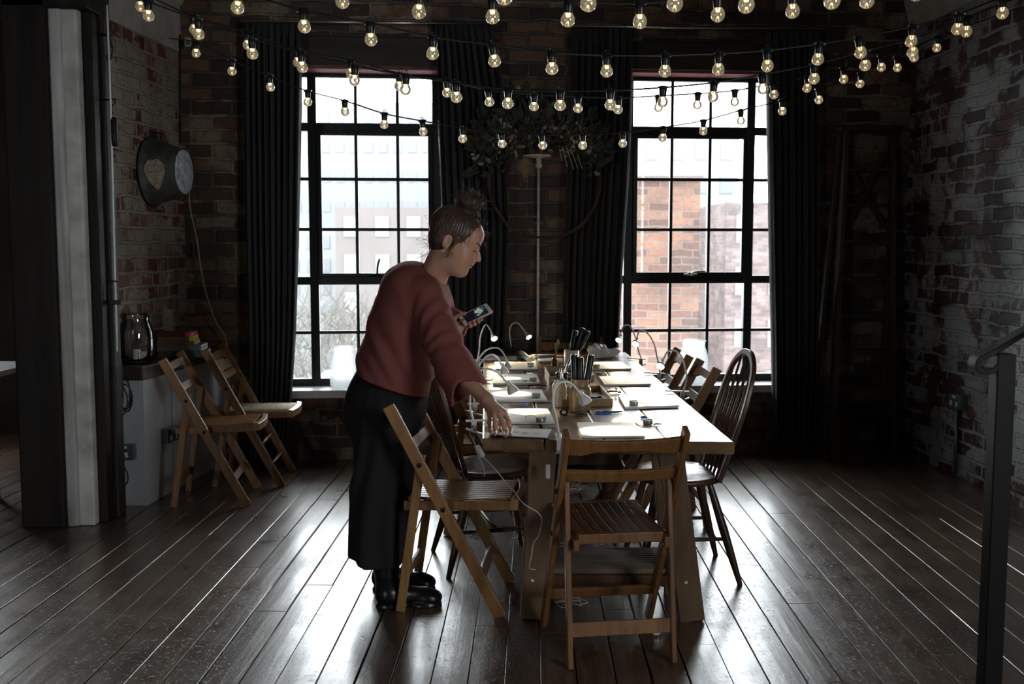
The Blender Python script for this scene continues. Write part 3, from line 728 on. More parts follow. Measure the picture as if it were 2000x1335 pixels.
q = [at(243, 890, 5.40), at(240, 905, 5.36), at(249, 925, 5.35), at(248, 942, 5.34), at(236, 952, 5.36), at(225, 950, 5.38), at(212, 905, 5.36), at(222, 850, 5.36), at(236, 800, 5.36), at(240, 760, 5.36), at(236, 700, 5.38)]
q = [p-V(pl.location) for p in q]
MB().tube(spline(q, 6), .0042, 6).build('lead', M['cable_b'], pl, smooth=True)
# coiled black cable hanging under the shelf end
pts = []
c0 = at(240, 775, 5.37)
for i in range(90):
    t = 2*PI*i/22; rr = .055+.014*math.sin(i*.37)
    pts.append(c0+V((math.cos(t)*rr*.62+.01*math.sin(i*.11), math.sin(i*.9)*.006+.012*(i/90), math.sin(t)*rr*1.45)))
o = MB().tube(pts, .0045, 6).build('cable_coil', M['cable_b'], smooth=True); tag(o, 'coil of black cable hung under the shelf by the timber post', 'cable')
# glass jar with candles
def big_jar(name, label, c, h, rr, group=None, neck=.70):
    r = thing(name, label, 'jar', c, 0, group)
    pr = [(0, .004), (rr*.90, .003), (rr*.98, .018), (rr, .06), (rr, h*.55), (rr*.97, h*.66), (rr*.86, h*.78), (rr*.74, h*.87), (rr*neck*1.12, h*.93), (rr*neck*1.1, h*.965), (rr*neck*1.22, h*.975), (rr*neck*1.24, h*.995), (rr*neck*1.12, h),
          (rr*neck*1.05, h*.97), (rr*neck*1.06, h*.93), (rr*.71, h*.865), (rr*.83, h*.775), (rr*.94, h*.655), (rr*.97, h*.54), (rr*.97, .06), (rr*.94, .022), (0, .014)]
    MB().lathe(pr, 40).build('jar_glass', M['glass'], r, smooth=True)
    return r
jc = at(266, 684, 5.62); jc = V((jc.x, 5.62, ZTOP))
big_jar('candle_jar', 'large clear glass jar holding white candles on the dark shelf', jc, .285, .098)
for i, (dx, dy, hh, rr) in enumerate(((-.005, .02, .062, .022), (.035, .005, .050, .023))):
    r = thing('pillar_candle', ('taller white candle at the left inside the big glass jar', 'shorter white candle at the right inside the big glass jar')[i], 'candle', (jc.x+dx, jc.y+dy, ZTOP+.016), 0, 'white candles in the jar')
    MB().lathe([(0, 0), (rr, 0), (rr, hh), (rr*.9, hh-.003), (0, hh-.006)], 20).build('wax', M['paper'], r, smooth=True, auto=.7)
    MB().tube([(0, 0, hh-.008), (.002, 0, hh+.008)], .0012, 5).build('wick', M['black_pl'], r)
# books
M['bk'] = {n: plain('book_'+n, c, .55, var=.08) for n, c in dict(grey=(.10, .10, .105), grey2=(.16, .155, .15), tan=(.18, .11, .05), red=(.12, .03, .03), dark=(.04, .04, .045)).items()}
M['cov'] = {n: plain('cover_'+n, c, .5) for n, c in dict(pink=(.75, .06, .12), yellow=(.80, .62, .03), white=(.72, .72, .72), cream=(.5, .42, .28)).items()}
bz = ZTOP; by = 5.98
spec = [('white', 'grey', .040, .27, 403, 'thick white book at the bottom of the stack of books on the shelf'),
        ('white', 'grey2', .035, .26, 399, 'white spined book, second from the bottom of the stack'),
        ('cream', 'tan', .024, .22, 386, 'cream book in the middle of the stack on the shelf'),
        ('yellow', 'tan', .026, .21, 385, 'yellow spined book just under the pink one'),
        ('pink', 'red', .022, .20, 378, 'thin pink spined book on top of the stack')]
for k, (cv, sd, th, ln, pxr, lb) in enumerate(spec):
    xr = at(pxr, 650, by).x
    r = thing('book', lb, 'book', (xr, by-.06, bz), math.radians(6+(k*37 % 7)-3), 'stack of books on the shelf')
    wd = .165
    MB().b2((-ln, 0, .0025), (-.002, wd-.004, th-.0025)).build('pages', M['bk'][sd], r)
    k_ = MB(); k_.b2((-ln-.002, -.002, 0), (0, wd, .0025)).b2((-ln-.002, -.002, th-.0025), (0, wd, th))
    k_.build('cover', M['bk'][sd], r, bevel=.0008)
    MB().b2((-.03 if cv in ('pink', 'yellow') else -.0025, -.003, -.0002), (0, wd+.001, th+.0002)).build('spine', M['cov'][cv], r, bevel=.0008)
    if cv in ('yellow', 'pink', 'white'):
        t_ = MB()
        for a in range(3 if cv != 'white' else 5): t_.b2((.0002, .012+a*(.026 if cv != 'white' else .02), th*.38), (.0008, .012+a*(.026 if cv != 'white' else .02)+(.02 if cv != 'white' else .009), th*.62))
        t_.build('spine_lettering', M['black_pl'] if cv != 'pink' else M['cov']['white'], r)
    bz += th+.0005
# ---------------------------------------------------------------- galvanised tub hung on the left wall, with its cord
tc = LM @ V((.62, 0, 0)); 
def lwall(px, py, off=0.0):
    d = ray(px, py); n = (LM.to_3x3() @ V((0, 1, 0))); p0 = LM.translation+n*(-off)
    return V((0, 0, CAMH))+d*((p0-V((0, 0, CAMH))).dot(n)/d.dot(n))
def rwall(px, py, off=0.0):
    d = ray(px, py); n = (RM.to_3x3() @ V((0, 1, 0))); p0 = RM.translation+n*(-off)
    return V((0, 0, CAMH))+d*((p0-V((0, 0, CAMH))).dot(n)/d.dot(n))
nin = -(LM.to_3x3() @ V((0, 1, 0)))                    # into the room from the left wall
bc = at(288, 336, 6.12); off = (bc-LM.translation).dot(nin); bc = bc-nin*(off-.02)
ec = at(361, 340, 6.12); hh = .30
zax = (ec-bc); zax = (nin*.95+V((.0, -.0, 0))).normalized()
xa = V((0, 0, 1)); ya = zax.cross(xa)
zax = zax*.66
TM = Matrix(((xa.x, ya.x, zax.x, bc.x), (xa.y, ya.y, zax.y, bc.y), (xa.z, ya.z, zax.z, bc.z), (0, 0, 0, 1)))
tub = thing('tin_tub', 'dented grey tin tub hung sideways on the brick wall, pale base outwards', 'tub'); tub.matrix_world = TM
pr = [(.205, 0), (.212, .004), (.205, .012), (.198, .02), (.185, .08), (.168, .16), (.148, .24), (.132, .29), (.128, .292), (.10, .285), (.128, .28), (.160, .16), (.20, .0)]
MB().lathe(pr[:8], 40).build('tub_side', M['steel_dark'], tub, smooth=True)
MB().lathe([(0, .290), (.122, .290), (.132, .29), (.134, .296), (.128, .299), (.122, .297), (0, .298)], 40).build('tub_base', M['zinc'], tub, smooth=True)
MB().tube([(.205*math.cos(a), .205*math.sin(a), .006) for a in [2*PI*i/40 for i in range(40)]], .006, 6, True).build('rim', M['steel_dark'], tub, smooth=True)
for s in (1, -1): MB().tube([(s*.20, -.05, .04), (s*.235, -.05, .06), (s*.235, .05, .06), (s*.20, .05, .04)], .005, 6).build('handle', M['iron'], tub, smooth=True)
# pale worn emblem on the flank: blotch with a small round-bottomed device
em = MB(); rr = .181; er = random.Random(2)
def flank(a, z, o_=.006):
    r_ = .205-(.205-.13)*(z/.29)+.003+o_; return (r_*math.cos(a), r_*math.sin(a), z)
cam_l = TM.inverted() @ V((0, 0, CAMH)); a0 = math.atan2(cam_l.y, cam_l.x)
n = 26; poly = []
for i in range(n):
    t = 2*PI*i/n; q = 1+.22*mnoise.noise(V((math.cos(t)*2, math.sin(t)*2, 1)))
    poly.append((a0-.02+(.42*math.cos(t)*q+.22*max(0, math.cos(t))**3), .135+.085*math.sin(t)*q*(1-.45*max(0, math.cos(t)))))
m1 = sum(p[0] for p in poly)/n; m2 = sum(p[1] for p in poly)/n
vs = [flank(m1, m2)]+[flank(m1+(a-m1)*k, m2+(z-m2)*k) for k in (.5, 1) for a, z in poly]
fs = [(0, 1+i, 1+(i+1) % n) for i in range(n)]+[(1+i, 1+n+i, 1+n+(i+1) % n, 1+(i+1) % n) for i in range(n)]
em.add(vs, fs); em.build('emblem_patch', plain('worn_cream_label', (.33, .28, .20), .7, var=.45, sc=60), tub)
em = MB(); pts = [flank(a0-.12+.12*math.sin(t), .135+.060*math.cos(t), .0075) for t in [2*PI*i/24 for i in range(24)]]
em.tube(pts, .0016, 5, True); em.tube([flank(a0-.24, .135, .0075), flank(a0+.26, .130, .0075)], .0016, 5)
em.build('emblem_lines', M['steel_dark'], tub)
cp = [lwall(352, 285, .02), lwall(366, 292, .03), at(373, 330, 6.35), at(370, 395, 6.45), at(385, 470, 6.5), at(397, 550, 6.5), at(418, 620, 6.5), at(438, 655, 6.52), at(446, 690, 6.55), at(447, 760, 6.6)]
o = MB().tube(spline(cp, 8), .0045, 6).build('cream_cord', plain('cream_cord', (.42, .33, .19), .7), smooth=True); tag(o, 'cream cord trailing from the tin tub down behind the cabinet', 'cord')
cp = [lwall(351, 68, .015), lwall(352, 120, .015), lwall(352, 200, .015), lwall(353, 280, .015)]
o = MB().tube(cp, .006, 6).build('black_wire', M['cable_b'], smooth=True); tag(o, 'black wire clipped up the left corner above the tin tub', 'wire')
c = at(366, 83, 6.50); r = thing('alarm_sensor', 'small white alarm sensor high in the left corner', 'sensor', c, math.radians(25))
MB().b2((-.02, -.03, -.028), (.02, .01, .028), ).build('sensor_body', M['plaster'], r, bevel=.006)
MB().b2((-.012, -.034, -.02), (.012, -.029, .004)).build('sensor_lens', M['black_pl'], r, bevel=.003)
# ---------------------------------------------------------------- ironwork on the post: hooks and spring scale
y = 5.205
r = thing('ring_hook', 'black iron ring hook high on the dark timber post', 'hook', at(210, 70, y))
c = V(r.location)
MB().tube([at(190, 66, y+.03)-c, at(202, 68, y)-c, at(218, 70, y)-c], .006, 6).build('spike', M['iron'], r, smooth=True)
MB().tube(spline([at(213, 70, y)-c, at(219, 92, y)-c, at(217, 112, y)-c, at(211, 118, y)-c, at(207, 108, y)-c], 6), .0045, 6).build('ring', M['iron'], r, smooth=True)
r = thing('spring_scale', 'black iron spring scale hanging on a hook from the timber post', 'scale', at(223, 250, y)); c = V(r.location)
MB().lathe([(0, -.075), (.015, -.07), (.017, -.04), (.017, .06), (.012, .072), (0, .078)], 14, (0, 0, -.02)).build('scale_body', M['iron'], r, smooth=True)
MB().tube(spline([at(222, 222, y)-c, at(217, 214, y)-c, at(219, 206, y)-c, at(225, 200, y)-c, at(224, 194, y)-c], 6), .0035, 6).build('top_hook', M['iron'], r, smooth=True)
MB().tube([V((math.cos(t)*.014, 0, math.sin(t)*.018-.155+.03)) for t in [2*PI*i/16 for i in range(14)]], .003, 6).build('bottom_ring', M['iron'], r, smooth=True)
MB().tube([at(190, 196, y+.03)-c, at(203, 195, y)-c, at(226, 194, y)-c], .005, 6).build('wall_pin', M['iron'], r, smooth=True)
r = thing('latch_bracket', 'black iron latch bracket on the timber post beside the glass jar', 'bracket', at(215, 590, 5.2)); c = V(r.location)
MB().b2((-.05, -.01, -.012), (.06, .01, .012)).build('bracket_arm', M['iron'], r, bevel=.003)
MB().tube(spline([(.0, -.01, 0), (.0, -.015, .09), (.02, -.015, .11), (.05, -.015, .108)], 5), .004, 6).build('hook_pin', M['iron'], r, smooth=True)
# ---------------------------------------------------------------- right side: socket with conduit, ladder, newel and handrail
nr = -(RM.to_3x3() @ V((0, 1, 0)))
c = rwall(1876, 783, .0)
uk_socket('double_socket', 'grey metal double socket on the right brick wall above its conduit', c+nr*.0, nr, 2, M['socket'])
c2 = c+nr*.02
o = MB().tube([c2+V((0, 0, -.04)), V((c2.x, c2.y, .0))], .012, 10).build('socket_conduit', M['socket'], smooth=True); tag(o, 'steel conduit from the right wall socket down to the floor', 'pipe')
# step ladder folded against the back wall
def lp(px, py, off=-.12): return WM @ wl(px, py, off)
lad = thing('wooden_ladder', 'tall dark wooden step ladder leaning in the right corner', 'ladder')
bl, br_ = wl(1622, 872, -.34), wl(1742, 872, -.34); tl, tr = wl(1652, 255, -.08), wl(1742, 255, -.08)
bl.z = br_.z = 0; bl.y = br_.y = -.34; 
for a, b in ((bl, tl), (br_, tr)): MB().bar(WM @ a, WM @ b, .03, .085, (1, 0, 0)).build('stile', M['ladder'], lad, bevel=.004)
zs = [wl(1690, y_, -.2).z for y_ in (330, 400, 472, 545, 615, 685, 752)]
for z in zs:
    t = z/tl.z; a, b = bl.lerp(tl, t), br_.lerp(tr, t)
    MB().bar(WM @ a, WM @ b, .085, .022, WM.to_3x3() @ V((0, 1, 0))).build('tread', M['ladder'], lad, bevel=.003)
t = 1.0; MB().bar(WM @ (tl+V((-.06, 0, .01))), WM @ (tr+V((.06, 0, .01))), .16, .03, WM.to_3x3() @ V((0, 1, 0))).build('ladder_top', M['ladder'], lad, bevel=.004)
for a, b in ((bl+V((-.05, .24, 0)), tl+V((-.03, .02, 0))), (br_+V((.03, .24, 0)), tr+V((.03, .02, 0)))): MB().bar(WM @ a, WM @ b, .03, .05, (1, 0, 0)).build('rear_stile', M['ladder'], lad, bevel=.004)
for (pa, pb) in (((1650, 310), (1725, 440)), ((1728, 300), (1650, 450))):
    MB().bar(WM @ wl(*pa, -.06), WM @ wl(*pb, -.06), .035, .014, WM.to_3x3() @ V((0, 0, 1))).build('cross_brace', M['ladder'], lad)
# stair newel and rail
D = 2.55; n0 = at(1956, 760, D); nw = thing('stair_handrail', 'black steel stair post with curled handrail at the right edge', 'handrail', (n0.x, D, 0))
M['rail'] = plain('black_rail_steel', (.008, .006, .0055), .55, 0, spec=.15)
hz = at(1956, 690, D).z
MB().b2((-.024, -.024, 0), (.024, .024, hz)).build('newel_post', M['rail'], nw, bevel=.003)
P = [at(1943, 712, D), at(1930, 722, D), at(1913, 724, D), at(1903, 716, D), at(1905, 702, D), at(1922, 692, D), at(1950, 677, D), at(1985, 655, D-.01), at(2060, 612, D-.05), at(2260, 480, D-.1)]
P = [p-V((n0.x, D, 0)) for p in P]; P = spline(P, 6)
k = MB(); vs = []
for i, p in enumerate(P):
    d = (P[min(i+1, len(P)-1)]-P[max(i-1, 0)]).normalized(); yv = V((0, 1, 0)); u = d.cross(yv).normalized()
    for a, b in ((-1, -1), (1, -1), (1, 1), (-1, 1)): vs.append(p+yv*.024*a+u*.007*b)
k.add(vs, [(i*4+j, i*4+(j+1) % 4, (i+1)*4+(j+1) % 4, (i+1)*4+j) for i in range(len(P)-1) for j in range(4)]+[(3, 2, 1, 0), tuple((len(P)-1)*4+j for j in range(4))])
k.build('handrail', M['rail'], nw, bevel=.003)
MB().b2((-.06, -.06, 0), (.06, .06, .008)).build('base_plate', M['rail'], nw)
# ================================================================ CURTAINS, PIER, STRING LIGHTS
def curtain(label, ctrl, name='curtain', folds=9, off=-.11, amp=.03, seed=0, ztop=None):
    """ctrl: list of (py, pxl, pxr) along the drop; cloth in the wall's frame with real folds"""
    rn = random.Random(seed); nu, nv = folds*12, 34; vs = []; fs = []
    rows_ = []
    for j in range(nv+1):
        t = j/nv; s = t*(len(ctrl)-1); i = min(int(s), len(ctrl)-2); f = s-i
        y_ = ctrl[i][0]*(1-f)+ctrl[i+1][0]*f; a = ctrl[i][1]*(1-f)+ctrl[i+1][1]*f; b = ctrl[i][2]*(1-f)+ctrl[i+1][2]*f
        rows_.append((wl(a, y_, off), wl(b, y_, off)))
    ph = [rn.uniform(0, 6) for _ in range(4)]
    for j, (a, b) in enumerate(rows_):
        t = j/nv
        for i in range(nu+1):
            u = i/nu; p = a.lerp(b, u); k = 1-.75*max(0, (.06-t)/.06)
            w_ = math.sin(u*folds*2*PI+ph[0]+.7*math.sin(t*2.2+u*4+ph[1]))+.35*math.sin(u*folds*4.6*PI+ph[2]+t*1.5)
            v = off+amp*k*w_+.008*math.sin(t*5+u*9+ph[3])+(-.03*t)
            if t > .97: v -= (t-.97)*1.2*(1+.8*math.sin(u*11+ph[1]))
            z = p.z
            if z < .012: z = .012+.012*abs(math.sin(u*23+j))
            vs.append((p.x+.010*math.sin(t*4+ph[1])*math.sin(u*PI), v, z))
    for j in range(nv):
        for i in range(nu): k = j*(nu+1)+i; fs.append((k, k+1, k+nu+2, k+nu+1))
    o = MB().add(vs, fs).build(name, M['curtain'], smooth=True); o.matrix_world = WM
    s = o.modifiers.new('thick', 'SOLIDIFY'); s.thickness = .003
    tag(o, label, 'curtain', 'charcoal curtains at the two windows'); return o
curtain('charcoal curtain at the far left, hanging left of the left window', [(42, 474, 590), (200, 476, 589), (450, 480, 584), (650, 486, 578), (780, 486, 570), (912, 488, 560)], folds=9, seed=1)
curtain('charcoal curtain between the left window and the wreath, behind the woman', [(44, 850, 962), (200, 856, 985), (450, 866, 992), (650, 868, 985), (780, 872, 980), (893, 872, 980)], folds=9, seed=2)
curtain('charcoal curtain just right of the wreath, left edge of the right window', [(50, 1117, 1240), (200, 1115, 1237), (350, 1106, 1230), (550, 1100, 1216), (700, 1098, 1208), (885, 1096, 1200)], folds=9, seed=3)
curtain('charcoal curtain right of the right window, its hem puddled on the floor', [(54, 1497, 1603), (200, 1499, 1601), (450, 1502, 1600), (700, 1506, 1598), (830, 1507, 1592), (885, 1508, 1600)], folds=8, seed=4)
# pale lining edge by the left window
o = MB()
a, b = wl(858, 235, -.06), wl(866, 420, -.06); vs = []
for i in range(13):
    t = i/12; p = a.lerp(b, t)
    vs += [(p.x-.010, -.06+.01*math.sin(t*9), p.z), (p.x+.004, -.075+.01*math.cos(t*7), p.z), (p.x+.018, -.055, p.z)]
for i in range(12):
    for j in range(2): o.add([vs[i*3+j], vs[i*3+j+1], vs[i*3+j+4], vs[i*3+j+3]], [(0, 1, 2, 3)])
o = o.build('curtain_lining_edge', M['plaster'], smooth=True); o.matrix_world = WM; tag(o, 'narrow pale strip of cloth beside the left window above the woman', 'cloth')
s = o.modifiers.new('t', 'SOLIDIFY'); s.thickness = .002
for i, (pa, pb) in enumerate((((470, 41), (975, 47)), ((1105, 51), (1608, 57)))):
    r = thing('curtain_rail', ('slim pale curtain rail over the left window', 'slim pale curtain rail over the right window')[i], 'curtain rail', group='curtain rails over the windows')
    a, b = WM @ wl(*pa, -.12), WM @ wl(*pb, -.12); MB().tube([a, b], .009, 10).build('rail', M['steel'], r, smooth=True)
    for t in (.03, .97):
        p = a.lerp(b, t); MB().tube([p, p+WM.to_3x3() @ V((0, .12, 0))], .007, 8).build('bracket', M['steel'], r, smooth=True)
# ---------------------------------------------------------------- wall lamp on conduit
r = thing('wall_uplight', 'pale disc lamp on top of a thin steel conduit up the brick pier', 'lamp'); wp = lambda px, py, o_=-.05: WM @ wl(px, py, o_)
MB().tube([wp(1052, 328), wp(1051, 500), wp(1050, 700)], .0085, 10).build('conduit', M['conduit'], r, smooth=True)
c = wp(1052, 306); MB().lathe([(.012, -.012), (.03, -.008), (.108, .004), (.110, .008), (.03, .006), (.0, .006)], 32, c).build('disc_shade', M['white_pl'], r, smooth=True)
MB().lathe([(.008, -.075), (.02, -.072), (.026, -.05), (.016, -.042), (.020, -.03), (.017, -.005)], 20, c).build('lamp_holder', M['stone_w'], r, smooth=True)
c = wp(1051, 435, -.045); k = MB(); k.tube([c+V((-.026, 0, 0)), c+V((.026, 0, 0))], .005, 8); k.ball(c+V((-.028, 0, 0)), .008, 8, 6); k.ball(c+V((.028, 0, 0)), .008, 8, 6); k.build('saddle_clip', M['steel'], r, smooth=True)
# ---------------------------------------------------------------- wreath
wr = thing('hoop_wreath', 'big dark twig hoop wreath with dried leaves on the brick pier', 'wreath'); rn = random.Random(11)
cc = wl(1064, 356, -.20); R0 = (wl(1172, 356, -.20)-cc).x
for q in range(5):
    pts = []
    for i in range(72):
        t = 2*PI*i/72; rr = R0*(1+.018*math.sin(t*(5+q)+q*2)); pts.append(WM @ V((cc.x+rr*math.cos(t), -.20+.012*math.cos(t*(4+q)+q), cc.z+rr*1.0*math.sin(t))))
    MB().tube(pts, .0075, 6, True).build('hoop_twig', M['twig'], wr, smooth=True)
def leafs(name, mat, nleaf, size, spread, seed, droop=0, kind='leaf', rng=(925, 1175)):
    rn = random.Random(seed); mb = MB()
    for i in range(nleaf):
        t = rn.random(); px = rng[0]+(rng[1]-rng[0])*t; arc = 262-34*math.sin(PI*t)+ (20*abs(t-.5)*2)**1
        p0 = wl(px, arc+rn.gauss(6, spread), -.22+rn.uniform(-.05, .05)); p0.y = -.22+rn.uniform(-.06, .05)
        a = rn.uniform(0, 2*PI) if kind != 'spray' else (math.radians(150-120*t)+rn.gauss(0, .5))
        d = V((math.cos(a), rn.uniform(-.5, .3), math.sin(a)-droop)).normalized(); s_ = size*rn.uniform(.6, 1.3)
        n_ = V((rn.uniform(-1, 1), -1, rn.uniform(-1, 1))).normalized(); sd = d.cross(n_).normalized(); n2 = sd.cross(d)
        w_ = s_*(.22 if kind != 'round' else .42)
        pts = [p0, p0+d*s_*.35+sd*w_+n2*.1*s_, p0+d*s_*.75+sd*w_*.7+n2*.12*s_, p0+d*s_, p0+d*s_*.75-sd*w_*.7+n2*.12*s_, p0+d*s_*.35-sd*w_+n2*.1*s_, p0+d*s_*.5+n2*.02*s_]
        mb.add([WM @ p for p in pts], [(6, 0, 1), (6, 1, 2), (6, 2, 3), (6, 3, 4), (6, 4, 5), (6, 5, 0)])
    o = mb.build(name, mat, wr, smooth=False); o['kind'] = 'stuff'; 
    s = o.modifiers.new('t', 'SOLIDIFY'); s.thickness = .0012; return o
leafs('dark_foliage', M['leaf_dark'], 1700, .042, 24, 1)
leafs('dark_spray', M['leaf_dark'], 260, .11, 18, 2, kind='spray')
leafs('eucalyptus', M['leaf_grey'], 150, .045, 20, 3, kind='round')
leafs('dried_flowers', M['leaf_pale'], 120, .026, 26, 4, kind='round')
leafs('rust_leaves', M['leaf_red'], 200, .045, 16, 5)
leafs('pale_leaves_left', M['leaf_pale'], 60, .05, 9, 6, droop=.8, rng=(960, 1010))
leafs('pale_leaves_right', M['leaf_pale'], 40, .055, 10, 7, droop=.9, rng=(1110, 1150))
mb = MB()
for (px, py, ln) in ((1021, 308, 42), (1025, 306, 50), (1030, 308, 46)):
    mb.tube([WM @ wl(px+math.sin(i)*.4, py+ln*i/8, -.25) for i in range(9)], [.006-.0004*i for i in range(9)], 6)
mb.build('amber_tassels', M['leaf_amber'], wr, smooth=True)
mb = MB()
for (px, py, dx, ln) in ((1098, 285, 10, 40), (1106, 284, 14, 46), (1114, 286, 14, 42), (1128, 300, 9, 30), (1092, 284, 6, 30)):
    mb.tube([WM @ wl(px+dx*(i/8)**1.2, py+ln*(i/8)**1.1, -.25) for i in range(9)], .0035, 5)
mb.build('drooping_grasses', M['leaf_pale'], wr, smooth=True)

# ---------------------------------------------------------------- festoon lights
def add_bulb_parts(root, p, seed, n_=0):
    """p = bulb centre (world, root at origin)"""
    rn = random.Random(seed); tl = Matrix.Rotation(rn.gauss(0, .05), 3, 'X') @ Matrix.Rotation(rn.gauss(0, .06), 3, 'Y')
    if 'b' not in PROTO:
        PROTO['b'] = MB().lathe([(0, -.0225), (.008, -.021), (.0155, -.0163), (.0205, -.009), (.0225, 0), (.0205, .009), (.0165, .0155), (.0135, .019), (.0130, .024)], 20).build('bulb', M['bulb'], smooth=True)
        k = MB()
        for j in range(4):
            a = PI*j/2+.4; k.tube([(.0050*math.cos(a), .0050*math.sin(a), .0095), (.0065*math.cos(a), .0065*math.sin(a), .019)], .0019, 5)
        k.tube([(0, 0, -.009), (0, 0, -.005)], .0026, 6)
        PROTO['l'] = k.build('led_filament', M['led'])
        s = MB(); s.lathe([(0, .020), (.0128, .020), (.0140, .024), (.0150, .036), (.0165, .050), (.0140, .054), (.0140, .062), (.0, .064)], 16)
        s.b2((-.021, -.006, .052), (.021, .006, .060)); s.tube([(.006*math.cos(t), 0, .068+.007*math.sin(t)) for t in [2*PI*i/10 for i in range(10)]], .0016, 5, True)
        PROTO['s'] = s.build('lamp_socket', M['black_pl'], smooth=True, auto=.7)
        for o in PROTO.values(): o['_p'] = 1; C.objects.unlink(o); del o['_p']
    out = None
    M4 = Matrix.Translation(p) @ tl.to_4x4()
    s = PROTO['s'].copy(); C.objects.link(s); s.parent = root; s.matrix_local = M4
    b = PROTO['b'].copy(); C.objects.link(b); b.parent = s
    l = PROTO['l'].copy(); C.objects.link(l); l.parent = s
    return M4 @ V((0, 0, .056))
PROTO = {}
def string(label, bulbs, D0, D1, left=None, right=None, Dm=None, sag=.0):
    """bulbs in photo pixels, depth running from D0 (left) to D1 (right)"""
    r = thing('festoon_lights', label, 'string lights', group='festoon strings across the room')
    x0, x1 = bulbs[0][0], bulbs[-1][0]; tops = []
    for k, (px, py) in enumerate(bulbs):
        t = (px-x0)/(x1-x0); D = D0+(D1-D0)*t+(0 if Dm is None else Dm*4*t*(1-t))
        tops.append(add_bulb_parts(r, at(px, py, D), k*13+int(x0)))
    pts = ([V(left)] if left else [])+tops+([V(right)] if right else [])
    MB().tube(spline(pts, 5), .0035, 6).build('cable', M['cable_b'], r, smooth=True)
    return r
PL = lambda px, py, D: at(px, py, D)
string('festoon string highest and nearest, its bulbs just touching the top of the picture', [(985, -6), (1149, 7), (1318, 7), (1457.7, 10), (1625, 2), (1790, -14)], 2.75, 2.75, at(300, -190, 2.75), at(2300, -150, 2.75))
string('second festoon string from the top, running just under the top edge', [(515, -16), (668.6, 3), (818, 23), (962, 33), (1109, 38.8), (1249.7, 42), (1402, 29), (1548, 22), (1693, 3), (1830, -22)], 3.2, 3.15, at(150, -120, 3.3), at(2300, -160, 3.1))
string('festoon string crossing at the height of the window heads', [(464, 15), (594.5, 52), (724.6, 77.5), (845, 104.5), (966, 119), (1078, 134), (1185, 139), (1298.6, 139), (1402.8, 135.5), (1499, 129), (1597.4, 116), (1681, 103), (1779.7, 81), (1870, 57), (1958, 26)], 3.45, 3.85, at(330, -60, 3.35), at(2200, -70, 4.0))
string('festoon string hanging through the upper window panes, with the larger bulbs', [(290, 31), (388, 67), (493, 105), (590, 131), (692.5, 157), (792, 175), (892, 190), (992, 202), (1094, 205.6), (1192, 204.6), (1294, 199), (1392.6, 189), (1490, 173.6), (1590, 154), (1690, 128), (1782.4, 103), (1887.6, 62)], 4.0, 4.05, at(205, -40, 4.1), at(2250, -110, 4.1))
string('festoon string hanging close behind the larger-bulbed one', [(274.5, 13), (380, 58), (484, 88), (582, 122), (685, 143), (779, 168), (873.5, 181), (956, 199), (1043, 208), (1128.7, 211.6), (1207, 214), (1286, 210), (1362, 205), (1435, 199), (1512, 184.7), (1576.5, 172), (1648, 155), (1721.5, 131.5), (1785.5, 113), (1829.7, 93.7)], 4.35, 5.3, at(190, -35, 4.3), rwall(1990, 15, .02), Dm=.0)
string('lowest and farthest festoon string, dipping in front of the wreath', [(383, 104), (453, 139), (528, 170), (601, 199), (674, 218), (750.5, 243), (827, 257), (904, 271), (981, 281), (1060, 284), (1138, 284), (1216, 280), (1294, 269), (1373.5, 256), (1447, 236), (1528, 217), (1599.5, 195), (1679.7, 164), (1752.8, 132.5)], 5.2, 5.5, lwall(330, 75, .05), rwall(1850, 88, .02))

# ================================================================ THINGS ON THE TABLE
TZ = .7515
def tp(px, py, z=TZ): p = atz(px, py, z); return V((p.x, p.y, z))
def slab(name, label, cat, px4, th, mat, z=TZ, group=None, bevel=.0015):
    p = [tp(*q, z+th) for q in px4]; c = sum(p, V())/4; 
    m_ = MB(); m_.add([V((q.x, q.y, zz))-V((c.x, c.y, z)) for zz in (z, z+th) for q in p], [(3, 2, 1, 0), (4, 5, 6, 7), (0, 1, 5, 4), (1, 2, 6, 5), (2, 3, 7, 6), (3, 0, 4, 7)])
    o = m_.build(name, mat, bevel=bevel); o.location = (c.x, c.y, z); tag(o, label, cat, group); return o
GP = 'white working boards set out on the table'
# near-left, far-left, ... corners as (near left, near right, far right, far left)
boards = [((972, 823), (1084, 823), (1070, 797), (966, 797), 'grey working board nearest the woman\'s hand, beside the stoneware jars'),
          ((960, 781), (1069, 781), (1058, 760), (944, 760), 'board lit bright under the clip lamp, second from the near end on the left'),
          ((963, 748), (1055, 747), (1048, 730), (960, 730), 'third working board from the near end on the left side'),
          ((967, 720), (1050, 720), (1046, 706), (966, 706), 'fourth working board from the near end on the left side'),
          ((1136, 851), (1260, 851), (1236, 824), (1127, 824), 'brightly lit board behind the back of the nearest chair'),
          ((1221, 795), (1327, 791), (1293, 768), (1207, 771), 'board with a tin at its corner, nearest on the right side'),
          ((1181, 750), (1272, 749), (1242, 733), (1169, 734), 'middle working board on the right side of the table'),
          ((1157, 720), (1233, 719), (1214, 706), (1155, 706), 'farthest working board on the right side of the table')]
for k, (a, b, c, d, lb) in enumerate(boards): slab('working_board', lb, 'board', (a, b, c, d), .010, M['pad'], group=GP)
sheets = [((999, 808), (1076, 808), (1070, 798), (990, 797)), ((995, 742), (1045, 742), (1042, 732), (985, 732)), ((965, 779), (1040, 779), (1035, 762), (950, 762)),
          ((1185, 748), (1255, 747), (1235, 735), (1175, 736))]
labs = ['sheet of paper on the grey board by the woman\'s hand', 'sheet of paper on the third board on the left', 'sheet of paper on the brightest left board', 'sheet of paper on the middle right board']
for s_, lb in zip(sheets, labs): slab('paper_sheet', lb, 'paper', s_, .0008, M['paper'], z=TZ+.0103, bevel=0, group='papers on the boards')
